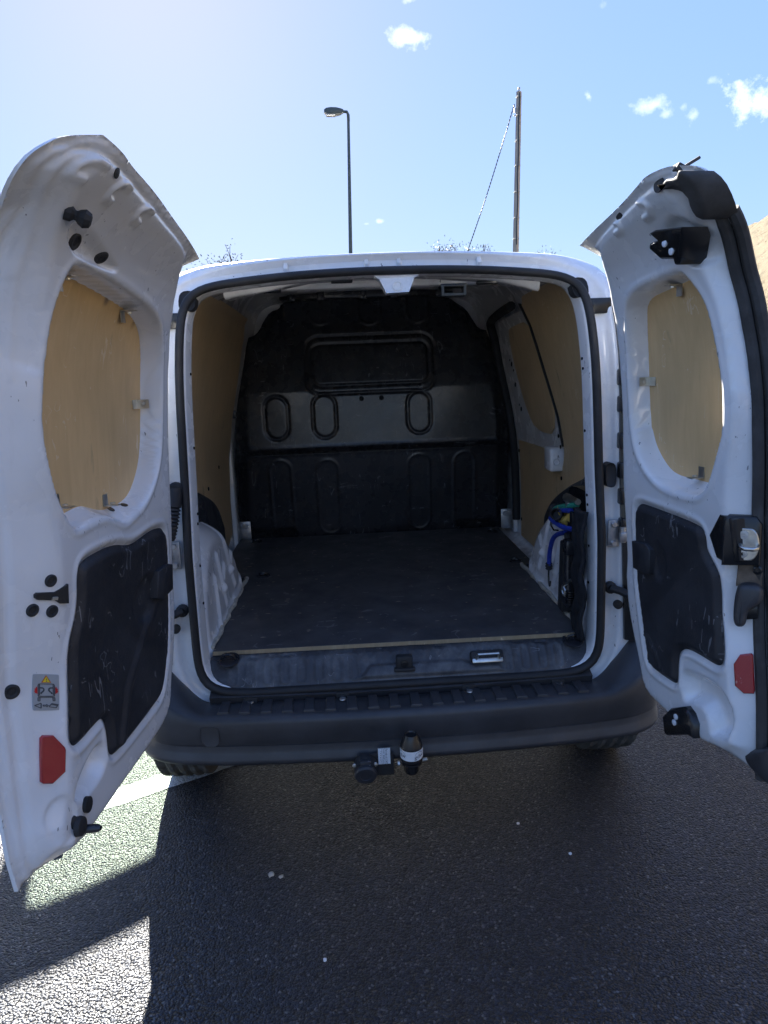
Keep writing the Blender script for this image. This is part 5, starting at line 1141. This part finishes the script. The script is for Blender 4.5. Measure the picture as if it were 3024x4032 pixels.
# opening in the arch cover behind it
MB().prism(smooth_closed([(.10, .98), (.33, .985), (.335, 1.055), (.29, 1.075), (.10, 1.075)], 1), lambda a, b, t: (t, a, b), .705, .640, .008).obj('cover_pocket', 'gloss_black', cvr, sharp=40)
def cord(name, pts, r, mat, label, hook=None):
    P = [Vector(p) for p in pts]; Q = []
    for i in range(len(P) - 1):
        p0 = P[max(0, i - 1)]; p1 = P[i]; p2 = P[i + 1]; p3 = P[min(len(P) - 1, i + 2)]
        for k_ in range(8):
            t = k_ / 8; Q.append(.5 * ((2 * p1) + (-p0 + p2) * t + (2 * p0 - 5 * p1 + 4 * p2 - p3) * t * t + (-p0 + 3 * p1 - 3 * p2 + p3) * t ** 3))
    Q.append(P[-1])
    e_ = empty(name, tuple(P[-1]), label, 'cord', 'elastic cords hung on the jack')
    MB().tube(Q, r, 10).obj('cord', mat, e_)
    for hk in hook or []:
        MB().tube(hk['pts'], .0032, 7).obj('hook', 'gloss_black', e_)
        c_ = Vector(hk['pts'][0]); MB().lathe([(.009, -.012), (.013, -.008), (.011, -.003), (.014, .002), (.011, .007), (.013, .012), (.008, .017)], c_, axis=hk.get('ax', (0, 0, 1)), n=14).obj('collar', 'rubber', e_)
cord('bungee_cord', [(.585, .22, .925), (.583, .30, .900), (.585, .365, .865), (.588, .41, .81), (.590, .425, .755)], .0085, 'blue_cord', 'blue elastic cord hanging down over the right wheel arch, hook at its end',
     [dict(pts=[(.590, .428, .748), (.590, .430, .715), (.590, .428, .690), (.589, .416, .676), (.588, .404, .682), (.588, .400, .700)])])
cord('bungee_cord', [(.575, .10, .962), (.570, .20, .950), (.570, .30, .948), (.572, .345, .950)], .0085, 'blue_cord', 'blue elastic cord running level across the top of the jack',
     [dict(pts=[(.585, .36, .985), (.585, .39, .960), (.585, .385, .915), (.585, .35, .905), (.585, .30, .915)], ax=(0, 1, -.5))])
cord('bungee_cord', [(.60, .14, 1.035), (.585, .24, 1.01), (.585, .33, .985), (.59, .385, .955), (.595, .39, .935)], .010, 'green_cord', 'green elastic cord looped above the jack at the right')
cord('bungee_cord', [(.59, .17, 1.01), (.58, .26, .995), (.58, .32, .978), (.582, .35, .960)], .009, 'blue_cord', 'short blue elastic cord just under the green one',
     [dict(pts=[(.582, .352, .955), (.582, .36, .94), (.584, .355, .925)], ax=(0, 1, -.6))])
b = MB(); P = [(.17 + .15 * i / 9, .965 + .018 * math.sin(i * 1.3) - .012 * i / 9) for i in range(10)]
V = []; F = []
for i, (y, z) in enumerate(P):
    for j in range(6): V.append((.585 + .012 * math.sin(i * .9 + j * 1.1) + .006 * j, y + .006 * math.sin(j * 2 + i), z + .030 - .012 * j + .006 * math.sin(i * 2.2 + j)))
    if i: F += [((i - 1) * 6 + j, (i - 1) * 6 + j + 1, i * 6 + j + 1, i * 6 + j) for j in range(5)]
yc = b.add(V, F); yo = yc.obj('cloth', 'yellow_cloth'); sm = yo.modifiers.new('thickness', 'SOLIDIFY'); sm.thickness = .004
tag(yo, 'crumpled yellow cloth tucked behind the elastic cords', 'cloth')
V = []; F = []; nz_, nw = 40, 12
for i in range(nz_):
    z = 1.035 - .42 * i / (nz_ - 1)
    for j in range(nw):
        a = j / (nw - 1); y = .100 - .085 * a + .010 * math.sin(i * .35 + 1) * (1 - a) - .02 * sstep(np.array(i / nz_), .75, 1.) * (1 - a)
        V.append((.586 + .006 * math.sin(i * .5 + j * .7) + .004 * math.sin(j * 1.9 + i * .25), float(y), z))
    if i: F += [((i - 1) * nw + j, (i - 1) * nw + j + 1, i * nw + j + 1, i * nw + j) for j in range(nw - 1)]
bg = mk('fabric_bag', V, F, 'dark_cloth'); sm = bg.modifiers.new('thickness', 'SOLIDIFY'); sm.thickness = .012; sm.offset = -1
tag(bg, 'narrow black fabric bag hanging beside the jack by the right flange', 'bag')
tag(MB().lathe([(.019, 0), (.021, .004), (.021, .03), (.017, .032), (.015, .006), (0, .006)], (.572, .255, .978), axis=(-.5, -.75, .35), n=18).obj('tube_cap', 'rubber'), 'round black open plastic cap beside the green cord', 'cap')
